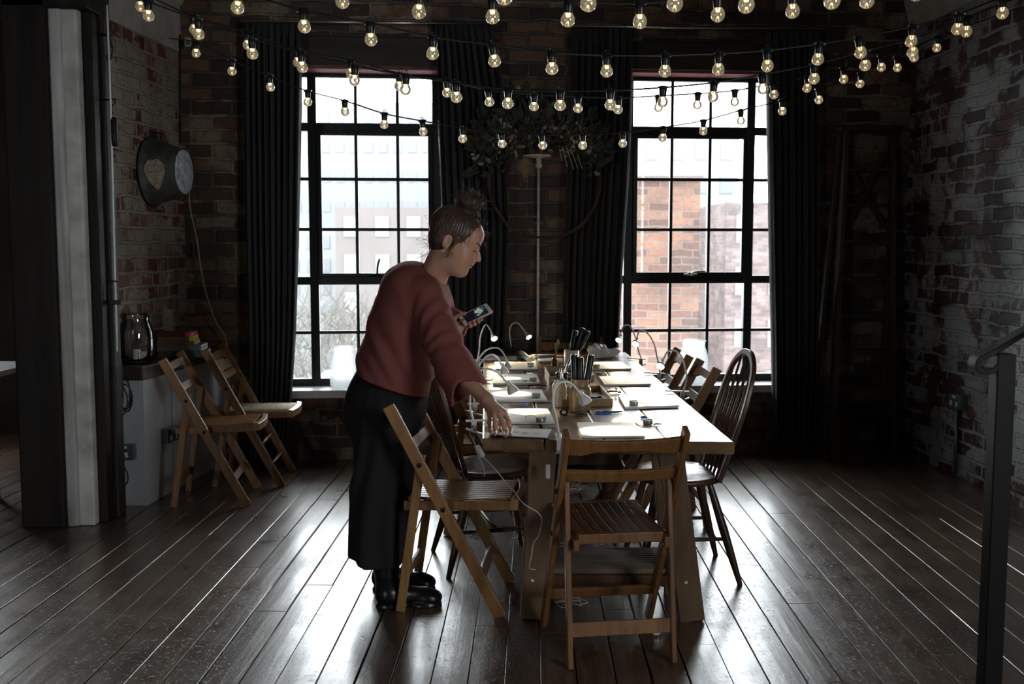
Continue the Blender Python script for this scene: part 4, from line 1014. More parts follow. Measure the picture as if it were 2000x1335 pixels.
# leaflet under the hand
lf = thing('leaflet', 'white printed leaflets under the woman\'s fingers at the table corner', 'leaflet')
for i in range(3):
    z = TZ+.0006+.0022*i; q = [tp(955+i, 851-i*.5, z), tp(1071-i*2, 856-i, z), tp(1079-i, 839-i*.4, z), tp(957+i, 837-i, z)]; m_ = MB(); n = 10; vs = []
    for k in range(n+1):
        t = k/n; a = q[0].lerp(q[1], t); b = q[3].lerp(q[2], t); dz = .006*max(0, 1-t*1.8)**2*(i > 0)+.0004*i*math.sin(t*3)
        vs += [(a.x, a.y, z+dz), (b.x, b.y, z+dz), (a.x, a.y, z+dz+.0006), (b.x, b.y, z+dz+.0006)]
    for k in range(n):
        a = k*4; m_.add([vs[a+j] for j in (0, 1, 2, 3, 4, 5, 6, 7)], [(0, 1, 5, 4), (2, 6, 7, 3), (0, 4, 6, 2), (1, 3, 7, 5)]+([(0, 2, 3, 1)] if k == 0 else [])+([(4, 5, 7, 6)] if k == n-1 else []))
    m_.build('leaflet_sheet', M['paper'] if i else plain('navy_card', (.03, .05, .10), .5), lf)
pr_ = MB()   # printed faint marks on the top sheet: a round blot and two short strokes
zt = TZ+.0006+.0022*2+.0016
for (cx_, cy_, rx, ry) in ((1008, 843, 5, 1.2), (1026, 845, 6, 1.4)):
    pr_.add([tp(cx_+rx*math.cos(t), cy_+ry*math.sin(t), zt+.0012) for t in [2*PI*i/12 for i in range(12)]], [tuple(range(12))])
for (xa_, ya_, xb_, yb_) in ((1019, 843.5, 1026, 846), (1026, 846, 1021, 848.5), (1040, 844, 1052, 847), (1042, 848, 1052, 845)):
    a, b = tp(xa_, ya_, zt+.0012), tp(xb_, yb_, zt+.0012); pr_.bar(a, b, .0025, .0003, (0, 1, 0))
pr_.build('print_marks', plain('faint_print', (.42, .34, .36), .7), lf)
# tea-light tins
def tin(px, py, lb, z=TZ+.010, warm=False, i=[0]):
    if 'tin' not in PROTO:
        PROTO['tin'] = r = thing('tealight_tin', lb, 'tealight', group='tealight tins on the table')
        MB().lathe([(0, 0), (.0185, 0), (.0195, .002), (.0195, .0165), (.0203, .0172), (.0190, .0172), (.0188, .013), (0, .0128)], 24).build('metal_cup', M['steel_sat'], r, smooth=True, auto=.7)
        MB().lathe([(0, .0128), (.0186, .0128), (.0186, .0138), (0, .0142)], 24).build('wax', M['paper'], r, smooth=True, auto=.7)
    else: r = copy_tree(PROTO['tin']); r['label'] = lb
    p = tp(px, py, z); r.location = p; return r
M['steel_sat'] = plain('matt_tin', (.52, .50, .46), .38, .9)
for px, py, lb, z in ((1056, 824, 'silver tin at the corner of the grey board near the woman\'s hand', TZ+.010), (1047, 776, 'tin on the brightly lit left board', TZ+.010),
                   (1041, 744, 'tin at the corner of the third left board', TZ+.010), (1036, 715, 'tin on the fourth left board', TZ+.010),
                   (1165, 718, 'tin on the farthest right board', TZ+.010), (1178, 735, 'tin at the far left corner of the middle right board', TZ),
                   (1238, 790, 'silver tin on the nearest board of the right side', TZ+.010), (1265, 827, 'silver tin standing on bare wood with wire beside it', TZ)):
    tin(px, py, lb, z)
# blue wax bits
def bit(px, py, ln, wd, th, mat, lb, z=TZ, rz=0, cat='wax piece', name='blue_wax_piece', grp='coloured wax bits on the table'):
    p = tp(px, py, z); n = 8; rn = random.Random(int(px*py)); m_ = MB(); pts = []
    m_.ball((0, 0, th/2), (ln/2, wd/2, th/2), 8, 5) if mat is not M['blue'] else m_.tube([(-ln*.55, 0, th/2), (-ln*.2, .001, th*.5), (ln*.2, -.001, th*.5), (ln*.55, 0, th/2)], [wd*.35, wd*.5, wd*.42, wd*.34], 7); vs = [(x*(1+.15*rn.uniform(-1, 1)), y*(1+.2*rn.uniform(-1, 1)), max(0, z_)) for x, y, z_ in m_.v]; m_.v = vs
    o = m_.build(name, mat, smooth=True); o.location = p; o.rotation_euler = (0, 0, rz); tag(o, lb, cat, grp); return o
for px, py, ln, wd, th, m_, z, lb in ((1065, 821, .010, .02, .018, 'lblue', TZ+.010, 'upright pale blue bit beside the tin nearest the woman\'s hand'), (1033, 777, .04, .012, .003, 'lblue', TZ+.010, 'flat pale blue strip on the brightly lit left board'),
        (1026, 744, .035, .010, .004, 'lblue', TZ+.010, 'pale blue strip on the third left board'), (1034, 718, .032, .010, .003, 'lblue', TZ+.010, 'pale blue strip on the fourth left board'),
        (1025, 792, .026, .016, .012, 'lblue', TZ, 'pale blue stub on the wood between the two nearest left boards'), (1060, 722, .02, .014, .01, 'lblue', TZ, 'pale blue stub left of the far wooden tray'),
        (1171, 731, .03, .012, .004, 'blue', TZ, 'blue scrap between the two farthest right boards'), (1208, 737, .03, .012, .003, 'lblue', TZ+.010, 'pale blue strip on the middle right board'),
        (1210, 768, .022, .016, .013, 'lblue', TZ, 'pale blue stub with wire behind the nearest right board'), (1171, 807, .028, .014, .010, 'blue', TZ, 'left end of the blue sticks right of the stoneware jar'),
        (1186, 807, .034, .016, .012, 'blue', TZ, 'lumpy middle of the blue sticks right of the stoneware jar'), (1199, 806, .028, .010, .009, 'blue', TZ, 'thin one of the blue sticks right of the stoneware jar'),
        (1209, 805, .024, .009, .008, 'blue', TZ, 'right end of the blue sticks right of the stoneware jar'), (1257, 817, .022, .014, .010, 'blue', TZ, 'blue bit behind the tin on bare wood'),
        (1285, 829, .026, .009, .006, 'blue', TZ, 'dark blue bit right of the tin on bare wood'), (1098, 715, .03, .012, .004, 'lblue', TZ, 'pale blue scrap beside the brown bottle')):
    bit(px, py, ln, wd, th, M[m_], lb, z, rz=.1)
o = bit(1036, 791, .014, .010, .008, plain('rust_bit', (.22, .05, .02), .5), 'small rust red crumb beside the pale blue stub on the wood', name='red_crumb', cat='crumb')
# wires
def wire(pxs, lb, r=.0012, mat=None, z=TZ+.002, name='bent_wire'):
    pts = spline([tp(a, b, z+(c if len(q_) > 2 else 0)) for q_ in pxs for a, b, c in [tuple(q_)+((0,) if len(q_) == 2 else ())]], 6)
    o = MB().tube(pts, r, 5).build(name, mat or M['steel'], smooth=True); tag(o, lb, 'wire'); return o
wire([(1028, 819), (1026, 814, .01), (1035, 811, .012), (1050, 813, .006)], 'bent wire handle left of the tin on the grey board', z=TZ+.012)
wire([(1250, 788), (1262, 787, .003), (1272, 791), (1258, 793)], 'short bent wire right of the tin on the nearest right board', z=TZ+.012)
wire([(1241, 824), (1250, 831), (1268, 833), (1285, 833)], 'brass wire lying round the tin on bare wood', .0022, M['stone'])
wire([(1175, 724), (1190, 723), (1200, 725)], 'thin wire on the farthest right board', z=TZ+.012)
# pencil, pliers, keys
a, b = tp(1050, 789), tp(1076, 786)
o = MB().tube([a+V((0, 0, .004)), a.lerp(b, .3)+V((0, 0, .004)), b+V((0, 0, .004))], [.001, .0035, .0035], 6).build('graver', M['black_pl'], smooth=True); tag(o, 'black pointed tool lying in front of the brightly lit left board', 'tool')
def pliers(px, py, lb, s=1, rz=0):
    r = thing('pliers', lb, 'pliers', tp(px, py), rz)
    for q in (-1, 1): MB().tube(spline([V((-.05*s, .004*q, .006)), V((-.02*s, .008*q, .008)), V((.015*s, .003*q, .008)), V((.045*s, .010*q, .006))], 5), .0035*s, 6).build('handle', M['iron'], r, smooth=True)
    MB().lathe([(0, 0), (.006, 0), (.006, .012), (.0, .014)], 12, (-.018*s, 0, 0)).build('joint', M['steel'], r, smooth=True, auto=.6)
    MB().lathe([(0, 0), (.004, 0), (.004, .016), (.007, .018), (.007, .023), (0, .024)], 12, (.04*s, .01, 0)).build('screw_head', M['steel'], r, smooth=True, auto=.6)
    return r
pliers(1050, 755, 'small steel pliers lying between the second and third left boards')
pliers(1193, 767, 'small metal clamp behind the nearest right board', .8, .3)
r = thing('key_bunch', 'dark bunch of keys in front of the pale stoneware jar', 'keys', tp(1113, 811))
MB().tube([V((-.025+.014*math.cos(t), .004*math.sin(t*2), .014+.013*math.sin(t))) for t in [2*PI*i/16 for i in range(16)]], .005, 8, True).build('key_ring', M['iron'], r, smooth=True)
rn = random.Random(9)
for i in range(6):
    c = V((rn.uniform(-.01, .05), rn.uniform(-.012, .012), .003+.002*i)); a = rn.uniform(-.5, .5)
    MB().bar(c, c+V((math.cos(a)*.03, math.sin(a)*.012, 0)), .010, .003, (0, 1, 0)).build('key', M['iron'] if i % 2 else M['twig'], r, bevel=.001)
# jars
def jar(name, lb, px, py, pr, mat, group='stoneware jars on the table'):
    r = thing(name, lb, 'jar', tp(px, py), 0, group)
    MB().lathe(pr, 36).build('jar_body', mat, r, smooth=True, auto=.8); return r
s = .047
j1 = jar('stoneware_jar', 'brown stoneware jar holding three black handled tools', 1132.5, 800, [(0, 0), (s*.96, 0), (s, .004), (s, .088), (s*.93, .098), (s*.80, .103), (s*.78, .108), (s*.78, .123), (s*.84, .127), (s*.84, .134), (s*.76, .135), (s*.74, .12), (s*.74, .02), (0, .012)], M['stone'])
j2 = jar('pale_stoneware_jar', 'pale cream stoneware jar left of the brown jar', 1092.5, 793, [(0, 0), (.029, 0), (.031, .004), (.0325, .085), (.030, .095), (.024, .104), (.023, .110), (.026, .113), (.026, .118), (.022, .119), (.021, .10), (.02, .02), (0, .01)], M['stone_w'])
jar('white_cup', 'tall white beaker holding black tools at the far middle of the table', 1116, 719, [(0, 0), (.041, 0), (.043, .005), (.043, .105), (.041, .107), (.039, .10), (.038, .01), (0, .01)], M['white_pl'])
r = jar('brown_bottle', 'small brown glass bottle with thin brushes', 1083, 714, [(0, 0), (.0165, 0), (.0185, .003), (.0185, .033), (.016, .040), (.009, .046), (.009, .054), (.0105, .055), (.0105, .061), (.007, .061), (.006, .01), (0, .01)], M['brown_glass'], None)
def tool(a, b, lb, group, rr=.0085, collar=True, mat=None):
    a, b = V(a), V(b); r = thing('black_handled_tool', lb, 'tool', a, 0, group); d = b-a; L = d.length
    Q = V((0, 0, 1)).rotation_difference(d.normalized()).to_matrix()
    MB().lathe([(rr*.75, L*.0), (rr*.8, L*.42), (rr*1.02, L*.46), (rr*1.06, L*.52), (rr*1.10, L*.98), (rr*.9, L), (0, L)], 14, (0, 0, 0), Q).build('handle', mat or M['black_pl'], r, smooth=True, auto=.8)
    MB().lathe([(rr*1.0, L*.985), (rr*.97, L*1.004), (0, L*1.006)], 14, (0, 0, 0), Q).build('end_cap', M['steel'] if mat is None else mat, r, smooth=True)
    return r
jb = V(j1.location)
G1 = 'black handled tools in the brown stoneware jar'
for k, (px, py, dx, dy, lb) in enumerate(((1121, 692, -.016, .004, 'leftmost black tool in the brown stoneware jar'), (1133, 697, .002, -.008, 'middle black tool in the brown stoneware jar'), (1155, 693, .016, .006, 'right-leaning black tool in the brown stoneware jar'))):
    tool((jb.x+dx, jb.y+dy, TZ+.02), at(px, py, jb.y+dy), lb, G1, rr=.0135)
cu = tp(1116, 719)
for k, (px, py, dx, dy, lb) in enumerate(((1124, 645, .0, .01, 'left black tool in the tall white beaker'), (1138, 640, .01, 0, 'tallest black tool in the tall white beaker'), (1149, 646, .02, .008, 'right black tool in the tall white beaker'))):
    tool((cu.x-.012+dx, cu.y+dy, TZ+.03), at(px, py, cu.y+dy), lb, 'black tools in the white beaker', rr=.0145)
# a thick silver rod leaning by the beaker, brushes, slim tools in the pale jar and glass tumbler
o = MB().tube([tp(1098, 748)+V((0, 0, .02)), at(1115, 698, tp(1098, 748).y+.06)], .006, 8).build('silver_rod', M['steel'], smooth=True); tag(o, 'silver rod leaning between the pale jar and the white beaker', 'tool')
bb = tp(1083, 714)
for k, (px, py) in enumerate(((1085, 668), (1089, 662), (1091, 660), (1093, 664))):
    r = thing('thin_brush', ('leftmost', 'second', 'third', 'rightmost')[k]+' thin brush in the small brown bottle', 'brush', (bb.x, bb.y, TZ+.012), 0, 'brushes in the brown bottle')
    e_ = at(px, py, bb.y)-V((bb.x, bb.y, TZ+.012))
    MB().tube([V((0, 0, 0)), e_*.8], .0018, 5).build('brush_handle', M['leaf_grey'], r); MB().tube([e_*.8, e_*.95, e_], [.0026, .0022, .0006], 6).build('bristles', M['leaf_pale'], r)
jp = V(j2.location)
for k, (px, py, m_) in enumerate(((1082, 735, 'iron'), (1087, 738, 'iron'), (1095, 742, 'steel'))):
    o = MB().tube([(jp.x-.004+.004*k, jp.y, TZ+.03), at(px, py, jp.y+.0)], .0022, 6).build('slim_tool', M[m_], smooth=True); tag(o, ('leftmost slim dark tool in the pale jar', 'second slim dark tool in the pale jar', 'slim steel tool in the pale jar')[k], 'tool', 'slim tools in the pale jar')
r = thing('glass_tumbler', 'clear glass tumbler with metal points behind the pale jar', 'glass', tp(1097, 763))
MB().lathe([(0, .002), (.024, 0), (.026, .004), (.029, .085), (.030, .09), (.0275, .09), (.0245, .012), (0, .01)], 28).build('glass_wall', M['glass'], r, smooth=True)
for k in range(5):
    o = MB().tube([tp(1097, 763)+V((.004*(k-2), .003*(k % 2), .014)), tp(1097, 763)+V((.009*(k-2), .006*(k % 2), .10+.006*(k % 3)))], .002, 6).build('metal_point', M['steel'], smooth=True)
    tag(o, ('leftmost', 'second', 'middle', 'fourth', 'rightmost')[k]+' slim metal point in the glass tumbler', 'tool', 'metal points in the tumbler')
# trays
def tray(lb, px4, hgt, px_mat='wood_tray'):
    p = [tp(*q, TZ) for q in px4]; c = sum(p, V())/4; r = thing('wooden_tray', lb, 'tray', (c.x, c.y, TZ), 0, 'wooden trays down the middle of the table')
    q = [v-V((c.x, c.y, TZ)) for v in p]
    b = MB(); b.add([V((v.x, v.y, z)) for z in (0, .006) for v in q], [(3, 2, 1, 0), (4, 5, 6, 7), (0, 1, 5, 4), (1, 2, 6, 5), (2, 3, 7, 6), (3, 0, 4, 7)]); b.build('tray_floor', M[px_mat], r)
    for i in range(4):
        a, e_ = q[i], q[(i+1) % 4]; MB().bar(V((a.x, a.y, hgt/2)), V((e_.x, e_.y, hgt/2)), hgt, .008, (0, 0, 1)).build('tray_side', M[px_mat], r, bevel=.002)
    return r, c
tray('wooden tray behind the stoneware jars holding dark tubes', ((1098, 795), (1195, 793), (1173, 766), (1098, 768)), .034)
tray('far wooden tray of coloured pencils behind the glass tumbler', ((1074, 747), (1159, 745), (1148, 725), (1065, 727)), .034)
slab('plywood_scrap', 'thin plywood board lying between the two wooden trays', 'board', ((1104, 760), (1172, 758), (1162, 748), (1100, 750)), .006, M['wood_tray'])
CN = {'black_pl': 'black', 'green': 'green', 'iron': 'dark grey', 'leaf_red': 'red brown', 'paper': 'white'}
def rods(n, px0, px1, py0, py1, mats, nm_, lb, grp, cat, rr=.006, seed=0, zb=.014):
    rn = random.Random(seed)
    for k in range(n):
        px = px0+(px1-px0)*(k+.5)/n; py = py0+(py1-py0)*rn.random(); p = tp(px, py, TZ+zb+.005*(k % 2)); a = rn.uniform(-.5, .5); h_ = .025
        o = MB().tube([V((-h_*math.cos(a), -h_*math.sin(a), 0)), V((h_*.7*math.cos(a), h_*.7*math.sin(a), 0)), V((h_*math.cos(a), h_*math.sin(a), 0))], [rr, rr, rr*.4], 8).build(nm_, M[mats[k % len(mats)]], smooth=True, auto=.8)
        o.location = p; tag(o, ('first', 'second', 'third', 'fourth', 'fifth', 'sixth', 'seventh', 'eighth', 'ninth', 'tenth')[k]+' from the left, '+CN[mats[k % len(mats)]]+' '+lb, cat, grp)
rods(9, 1158, 1186, 775, 786, ['black_pl', 'green', 'iron', 'black_pl'], 'dark_tube', 'tube in the near wooden tray', 'dark tubes in the near tray', 'tube', .0075, 1)
rods(6, 1100, 1116, 774, 786, ['black_pl', 'leaf_red', 'iron'], 'dark_stick', 'stick in the near wooden tray', 'sticks in the near tray', 'stick', .005, 2)
rods(10, 1074, 1150, 730, 740, ['green', 'black_pl', 'leaf_red', 'paper', 'green', 'iron'], 'crayon_stub', 'crayon stub in the far tray', 'crayon stubs in the far tray', 'crayon', .0065, 3)
# far end of the table: papers, markers, coil, bag
slab('paper_sheet', 'white sheet at the far left corner of the table', 'paper', ((950, 703), (1010, 702), (1008, 695), (952, 695)), .001, M['paper'], bevel=0)
slab('working_board', 'pair of white boards behind the brown bottle', 'board', ((1052, 705), (1100, 704), (1098, 699), (1050, 700)), .012, M['pad'], group=GP)
slab('working_board', 'pale wooden board at the far end in front of the far chair', 'board', ((1040, 696), (1165, 694), (1163, 689), (1045, 690)), .006, M['wood_tray'], group=GP)
for k, (a, b, rr, m_, lb, nm_) in enumerate((((1018, 689), (1034, 702), .016, 'white_pl', 'fat white marker roll lying at the far left of the table', 'white_roll'), ((1010, 697), (1042, 703), .006, 'green', 'dark green pencil lying by the white roll', 'green_pencil'),
        ((1050, 695), (1080, 694), .006, 'blue', 'blue wax stick at the far end of the table', 'blue_stick'), ((1056, 699), (1068, 700), .006, 'lblue', 'pale blue wax stub at the far end of the table', 'pale_blue_stick'))):
    p, q = tp(*a, TZ+rr+.004), tp(*b, TZ+rr+.004); o = MB().tube([p, q], rr, 14).build(nm_, M[m_], smooth=True, auto=.8); tag(o, lb, 'stick')
rn = random.Random(21)
for k in range(8):
    p = tp(1040+rn.uniform(-6, 12), 698+rn.uniform(-2, 4), TZ+.004); a = rn.uniform(.2, 1.4)
    o = MB().bar(V((-.02, -.004, 0)), V((.02*math.cos(a), .02*math.sin(a), .006)), .016, .003, (0, 0, 1)).build('foil_strip', M['steel'] if k % 2 else M['paper']); o.location = p
    tag(o, 'shiny foil strip in the heap right of the white roll', 'foil', 'foil strips at the far end')
c = tp(990, 693, TZ); pts = []
for i in range(70): t = 2*PI*i/18; pts.append(c+V((math.cos(t)*.045, math.sin(t)*.03+i*.0002, .006+.035*i/70+.01*math.sin(t*1.7))))
o = MB().tube(pts, .003, 6).build('wire_coil', M['cable_b'], smooth=True); tag(o, 'coil of dark wire at the far left of the table', 'wire')
# crumpled clear bag
bm = bmesh.new(); bmesh.ops.create_icosphere(bm, subdivisions=4, radius=1)
for v in bm.verts:
    n_ = mnoise.fractal(v.co*1.6+V((3, 1, 2)), 1, 2, 4); v.co = V((v.co.x*.09*(1+.3*n_), v.co.y*.07*(1+.3*n_), max(-.0, (v.co.z*.5+.35)*.075*(1+.5*n_))))
    if v.co.x < .02 and v.co.z > .02: v.co.z *= 1.4
me = bpy.data.meshes.new('plastic_bag'); bm.to_mesh(me); bm.free(); me.materials.append(plain('milky_plastic', (.78, .83, .86), .3)); 
o = bpy.data.objects.new('plastic_bag', me); C.objects.link(o); o.location = tp(1178, 698); tag(o, 'crumpled milky plastic bag at the far right of the table', 'bag')
# ---------------------------------------------------------------- clip lamps
def clip_lamp(lb, clamp, neck, head, D, Dh, aim=None, sc=1.0, cdir=1, power=4.6, facing=None, ydir=0):
    """clamp=(px,py) jaw on the table edge; neck px path; head=(px,py) of the lamp cup"""
    c = at(*clamp, D); t_ = (c.y-3.585)/2.9
    if ydir: c = V((c.x, (3.575-.008 if ydir > 0 else 6.505+.010), .747))
    else: c = V(((-.108-.076*t_-.012) if cdir > 0 else (.80-.047*t_+.012), c.y, .747))
    r = thing('clip_lamp', lb, 'lamp', c, 0, 'white gooseneck clip lamps'); c = V(r.location)
    JM = Matrix.Rotation(PI/2*ydir, 4, 'Z') if ydir else Matrix.Identity(4)
    n = len(neck); pts = [at(px, py, D+(Dh-D)*((i+1)/(n+1)))-c for i, (px, py) in enumerate(neck)]
    h = at(*head, Dh)-c; pts = [JM @ V((-.026*cdir, 0, .012))]+pts+[h+(pts[-1]-h)*.35]
    P = spline(pts, 8); MB().tube(P, .0042*sc, 8).build('gooseneck', M['white_pl'], r, smooth=True)
    d = V(facing).normalized() if facing else (h-pts[-2]).normalized()
    Q = V((0, 0, 1)).rotation_difference(d).to_matrix(); k = sc
    MB().lathe([(.0, -.034*k), (.0065*k, -.033*k), (.008*k, -.022*k), (.007*k, -.018*k), (.011*k, -.012*k), (.0185*k, .002*k), (.0215*k, .012*k), (.0215*k, .016*k), (.019*k, .016*k), (.017*k, .008*k), (0, .006*k)], 20, h, Q).build('lamp_head', M['white_pl'], r, smooth=True, auto=.8)
    MB().lathe([(0, .0125*k), (.0165*k, .0125*k), (.0165*k, .0145*k), (0, .0155*k)], 18, h, Q).build('led_lens', M['spot'], r, smooth=True)
    l = bpy.data.lights.new('lamp_light', 'SPOT'); l.energy = power; l.color = (1, .80, .50); l.spot_size = math.radians(95); l.spot_blend = .5; l.shadow_soft_size = .012
    lo = bpy.data.objects.new('lamp_light', l); C.objects.link(lo); lo.parent = r; lo.location = h+d*.02*k; lo.rotation_euler = V((0, 0, -1)).rotation_difference(d).to_euler()
    s = cdir
    u = MB(); u.bar((-.055*s, 0, .008), (.06*s, 0, .014), .022, .006, (0, 1, 0)).build('upper_jaw', M['white_pl'], r, bevel=.002, M=JM)
    u = MB(); u.bar((-.055*s, 0, -.022), (.05*s, 0, -.058), .022, .006, (0, 1, 0))
    for i in range(4): u.b2((.018*s+.008*i*s, -.011, -.052-.002*i), (.022*s+.008*i*s, .011, -.0435-.002*i))
    u.build('lower_jaw', M['white_pl'], r, bevel=.001, M=JM)
    MB().b2((-.034*s, -.010, -.036), (-.012*s, .010, .012)).build('clamp_body', M['white_pl'], r, bevel=.003, M=JM)
    k_ = MB()
    for i in range(2): k_.lathe([(0, 0), (.005, 0), (.005, .003), (0, .004)], 10, (-.028*s+.010*i*s, -.0105, -.012-.012*i), Matrix.Rotation(PI/2, 3, 'X'))
    k_.tube([V((.008*math.cos(t)-.022*s, -.012+.0006*i, .008*math.sin(t)-.012)) for i, t in enumerate([2*PI*i/8 for i in range(24)])], .0012, 5)
    k_.build('spring', M['steel'], r, smooth=True, M=JM)
    return r
LL = [clip_lamp('clip lamp at the far left corner with its lit head towards the viewer', (932, 706), [(936, 685), (938, 660), (944, 640), (950, 634), (957, 643)], (964, 658), 6.05, 6.0, cdir=1, facing=(.35, -.75, -.6)),
      clip_lamp('clip lamp standing at the far end of the table, left of the far chair', (998, 692), [(998, 672), (995, 650), (999, 634), (1010, 630), (1020, 640)], (1031, 655), 6.42, 6.35, cdir=1, ydir=-1, facing=(.45, -.6, -.65)),
      clip_lamp('clip lamp at the left edge arching over the fourth left board', (926, 738), [(928, 715), (943, 690), (958, 680), (974, 680), (985, 693)], (991, 713), 5.1, 5.15, facing=(.15, 0, -1)),
      clip_lamp('clip lamp at the left edge arching over the third left board', (924, 790), [(922, 752), (932, 722), (944, 702), (960, 692), (973, 700)], (984, 722), 4.35, 4.6, facing=(.2, .05, -1)),
      clip_lamp('nearest left clip lamp, head drooping over the brightly lit board', (920, 828), [(918, 795), (920, 760), (932, 730), (950, 720), (972, 727), (985, 741)], (999, 758), 3.92, 4.1, sc=1.15, facing=(.45, .1, -.9)),
      clip_lamp('clip lamp rising beside the stoneware jars, clipped to the near table end', (1091, 852), [(1086, 815), (1080, 785), (1084, 757), (1098, 745), (1115, 748), (1129, 762)], (1141, 779), 3.60, 3.66, sc=1.1, ydir=1, facing=(.45, .05, -.9)),
      clip_lamp('farthest clip lamp on the right edge with lit head towards the viewer', (1250, 703), [(1247, 684), (1240, 655), (1230, 636), (1219, 636), (1213, 648)], (1210, 661), 6.1, 5.95, cdir=-1, facing=(-.35, -.75, -.6)),
      clip_lamp('middle clip lamp on the right edge with tall neck', (1287, 731), [(1284, 700), (1276, 668), (1262, 648), (1250, 645), (1245, 655)], (1242, 668), 5.4, 5.3, cdir=-1, facing=(-.3, -.75, -.6)),
      clip_lamp('nearest clip lamp on the right edge, in front of the folding chair backs', (1340, 768), [(1341, 740), (1334, 702), (1318, 684), (1304, 687), (1297, 698)], (1291, 711), 4.72, 4.65, cdir=-1, facing=(-.35, -.75, -.6))]
# clamp behind the sleeve, its inline switch and thin leads
def lead(pts, lb, r=.0022, name='lamp_lead', rigid=None):
    o = MB().tube(spline(pts, 7), r, 6).build(name, M['cable_w'], smooth=True); tag(o, lb, 'cable', 'white lamp leads'); return o
lead([at(916, 842, 3.92), at(924, 860, 3.9), at(933, 875, 3.88)], 'white lead from the nearest left clip lamp down to its switch')
r = thing('inline_switch', 'white inline switch hanging below the table corner by the folding chair', 'switch', at(938, 882, 3.87))
a, b = at(932, 870, 3.87)-V(r.location), at(944, 892, 3.87)-V(r.location)
MB().bar(a, b, .020, .014, (1, 0, .5)).build('switch_body', M['white_pl'], r, bevel=.004); MB().bar(a*.3, b*.3, .008, .018, (1, 0, .5)).build('slider', M['white_pl'], r, bevel=.002)
lead([at(944, 892, 3.87), at(958, 906, 3.87), at(975, 925, 3.86), at(990, 945, 3.84), at(1005, 960, 3.80), at(1018, 978, 3.72), at(1033, 990, 3.70), at(1050, 1000, 3.70), at(1058, 1015, 3.70), at(1052, 1045, 3.70), at(1042, 1060, 3.70), at(1038, 1085, 3.70), at(1034, 1108, 3.70), at(1046, 1112, 3.7)], 'white lead running from the inline switch across the seat and down the table leg')
lead([at(925, 850, 4.0), at(930, 880, 4.0), at(944, 910, 4.0), at(946, 930, 4.0)], 'short white lead hanging behind the nearest left folding chair')
r = thing('inline_switch', 'white inline switch hanging at the left leg behind the near chair post', 'switch', at(1070, 920, 3.72)); MB().b2((-.009, -.007, -.028), (.009, .007, .028)).build('switch_body', M['white_pl'], r, bevel=.005); MB().b2((-.004, -.010, -.008), (.004, -.006, .008)).build('slider', M['white_pl'], r)
def tangle(lb, px, py, rx, ry, n, seed, mat='cable_w', r=.0024, name='lead_tangle'):
    rn = random.Random(seed); c = atz(px, py); pts = []
    for i in range(n):
        a = i*2.4+rn.uniform(-.4, .4); q = rn.uniform(.45, 1); pts.append(V((c.x+rx*q*math.cos(a), c.y+ry*q*math.sin(a), .006+rn.uniform(0, .035))))
    o = MB().tube(spline(pts, 7), r, 6).build(name, M[mat], smooth=True); tag(o, lb, 'cable', 'tangled white leads on the floor'); return o
tangle('tangle of white leads on the floor just inside the near trestle', 1110, 1178, .085, .10, 22, 3)
tangle('coil of white leads on the floor deep under the table', 1118, 960, .12, .16, 30, 5)
tangle('heap of white leads below the seat of the near chair', 1140, 1070, .13, .13, 26, 6)
tangle('loose grey lead under the right side of the near trestle', 1245, 1150, .10, .09, 12, 8, 'twig', .002)
lead([atz(1000, 1055)+V((0, 0, .01)), at(1012, 1045, 4.3), at(1005, 1010, 4.2), at(1000, 980, 4.1)], 'white lead dropping from the left seat to the floor')
# ---------------------------------------------------------------- jars on the window sills
p = WM @ wl(672, 752, .06); p.z = (WM @ V((0, 0, ops[0][2]+.009))).z
M['glass_sill'] = frosted('frosted_jar_glass')
def sj(lb, p, h, rr):
    r = big_jar('sill_jar', lb, p, h, rr, 'glass jars on the window sills'); r.children[0].data.materials[0] = M['glass_sill']; return r
sj('large glass jar on the left window sill beside the woman', p, .285, .095)
p = WM @ wl(1353, 745, .06); p.z = ops[1][2]+.009
sj('large glass jar on the right window sill behind the chairs', p, .31, .105)
# pale table glimpsed through the doorway at the far left
r = thing('pale_table', 'pale table top glimpsed through the dark doorway at the left edge', 'table', at(-20, 722, 5.9)*1.0)
r.location.z = 0
MB().b2((-.4, -.3, .70), (.17, .3, .73)).build('tabletop', M['white'], r)
for sx in (-.37, .14):
    for sy in (-.27, .27): MB().b2((sx-.02, sy-.02, 0), (sx+.02, sy+.02, .70)).build('leg', M['wood_windsor'], r)
# ================================================================ THE WOMAN
def A3(v): return np.array([v[0], v[1], v[2]], dtype=float)
def PX(px, py, D): return A3(at(px, py, D))
def sd_cap(p, a, b, ra, rb):
    a, b = A3(a), A3(b); ba = b-a; t = np.clip(((p-a)@ba)/ba.dot(ba), 0, 1)
    return np.linalg.norm(p-a-t[:, None]*ba, axis=1)-(ra+(rb-ra)*t)
def sd_ell(p, c, r, R=None):
    q = p-A3(c); q = q@R if R is not None else q; r = np.array(r, float)
    k0 = np.linalg.norm(q/r, axis=1); k1 = np.linalg.norm(q/(r*r), axis=1)+1e-9
    return k0*(k0-1)/k1
def smin(a, b, k):
    h = np.clip(.5+.5*(b-a)/k, 0, 1); return b+(a-b)*h-k*h*(1-h)
def smax(a, b, k): return -smin(-a, -b, k)
def un(ds, k):
    d = ds[0]
    for x in ds[1:]: d = smin(d, x, k)
    return d
def wav(p, sc, seed, n=5):
    rs = np.random.RandomState(seed); o = 0
    for i in range(n):
        v = rs.normal(size=3); v /= np.linalg.norm(v); o = o+np.sin(p@v*sc*(1+.5*i)+rs.uniform(0, 6))/(1+.5*i)
    return o/2.2
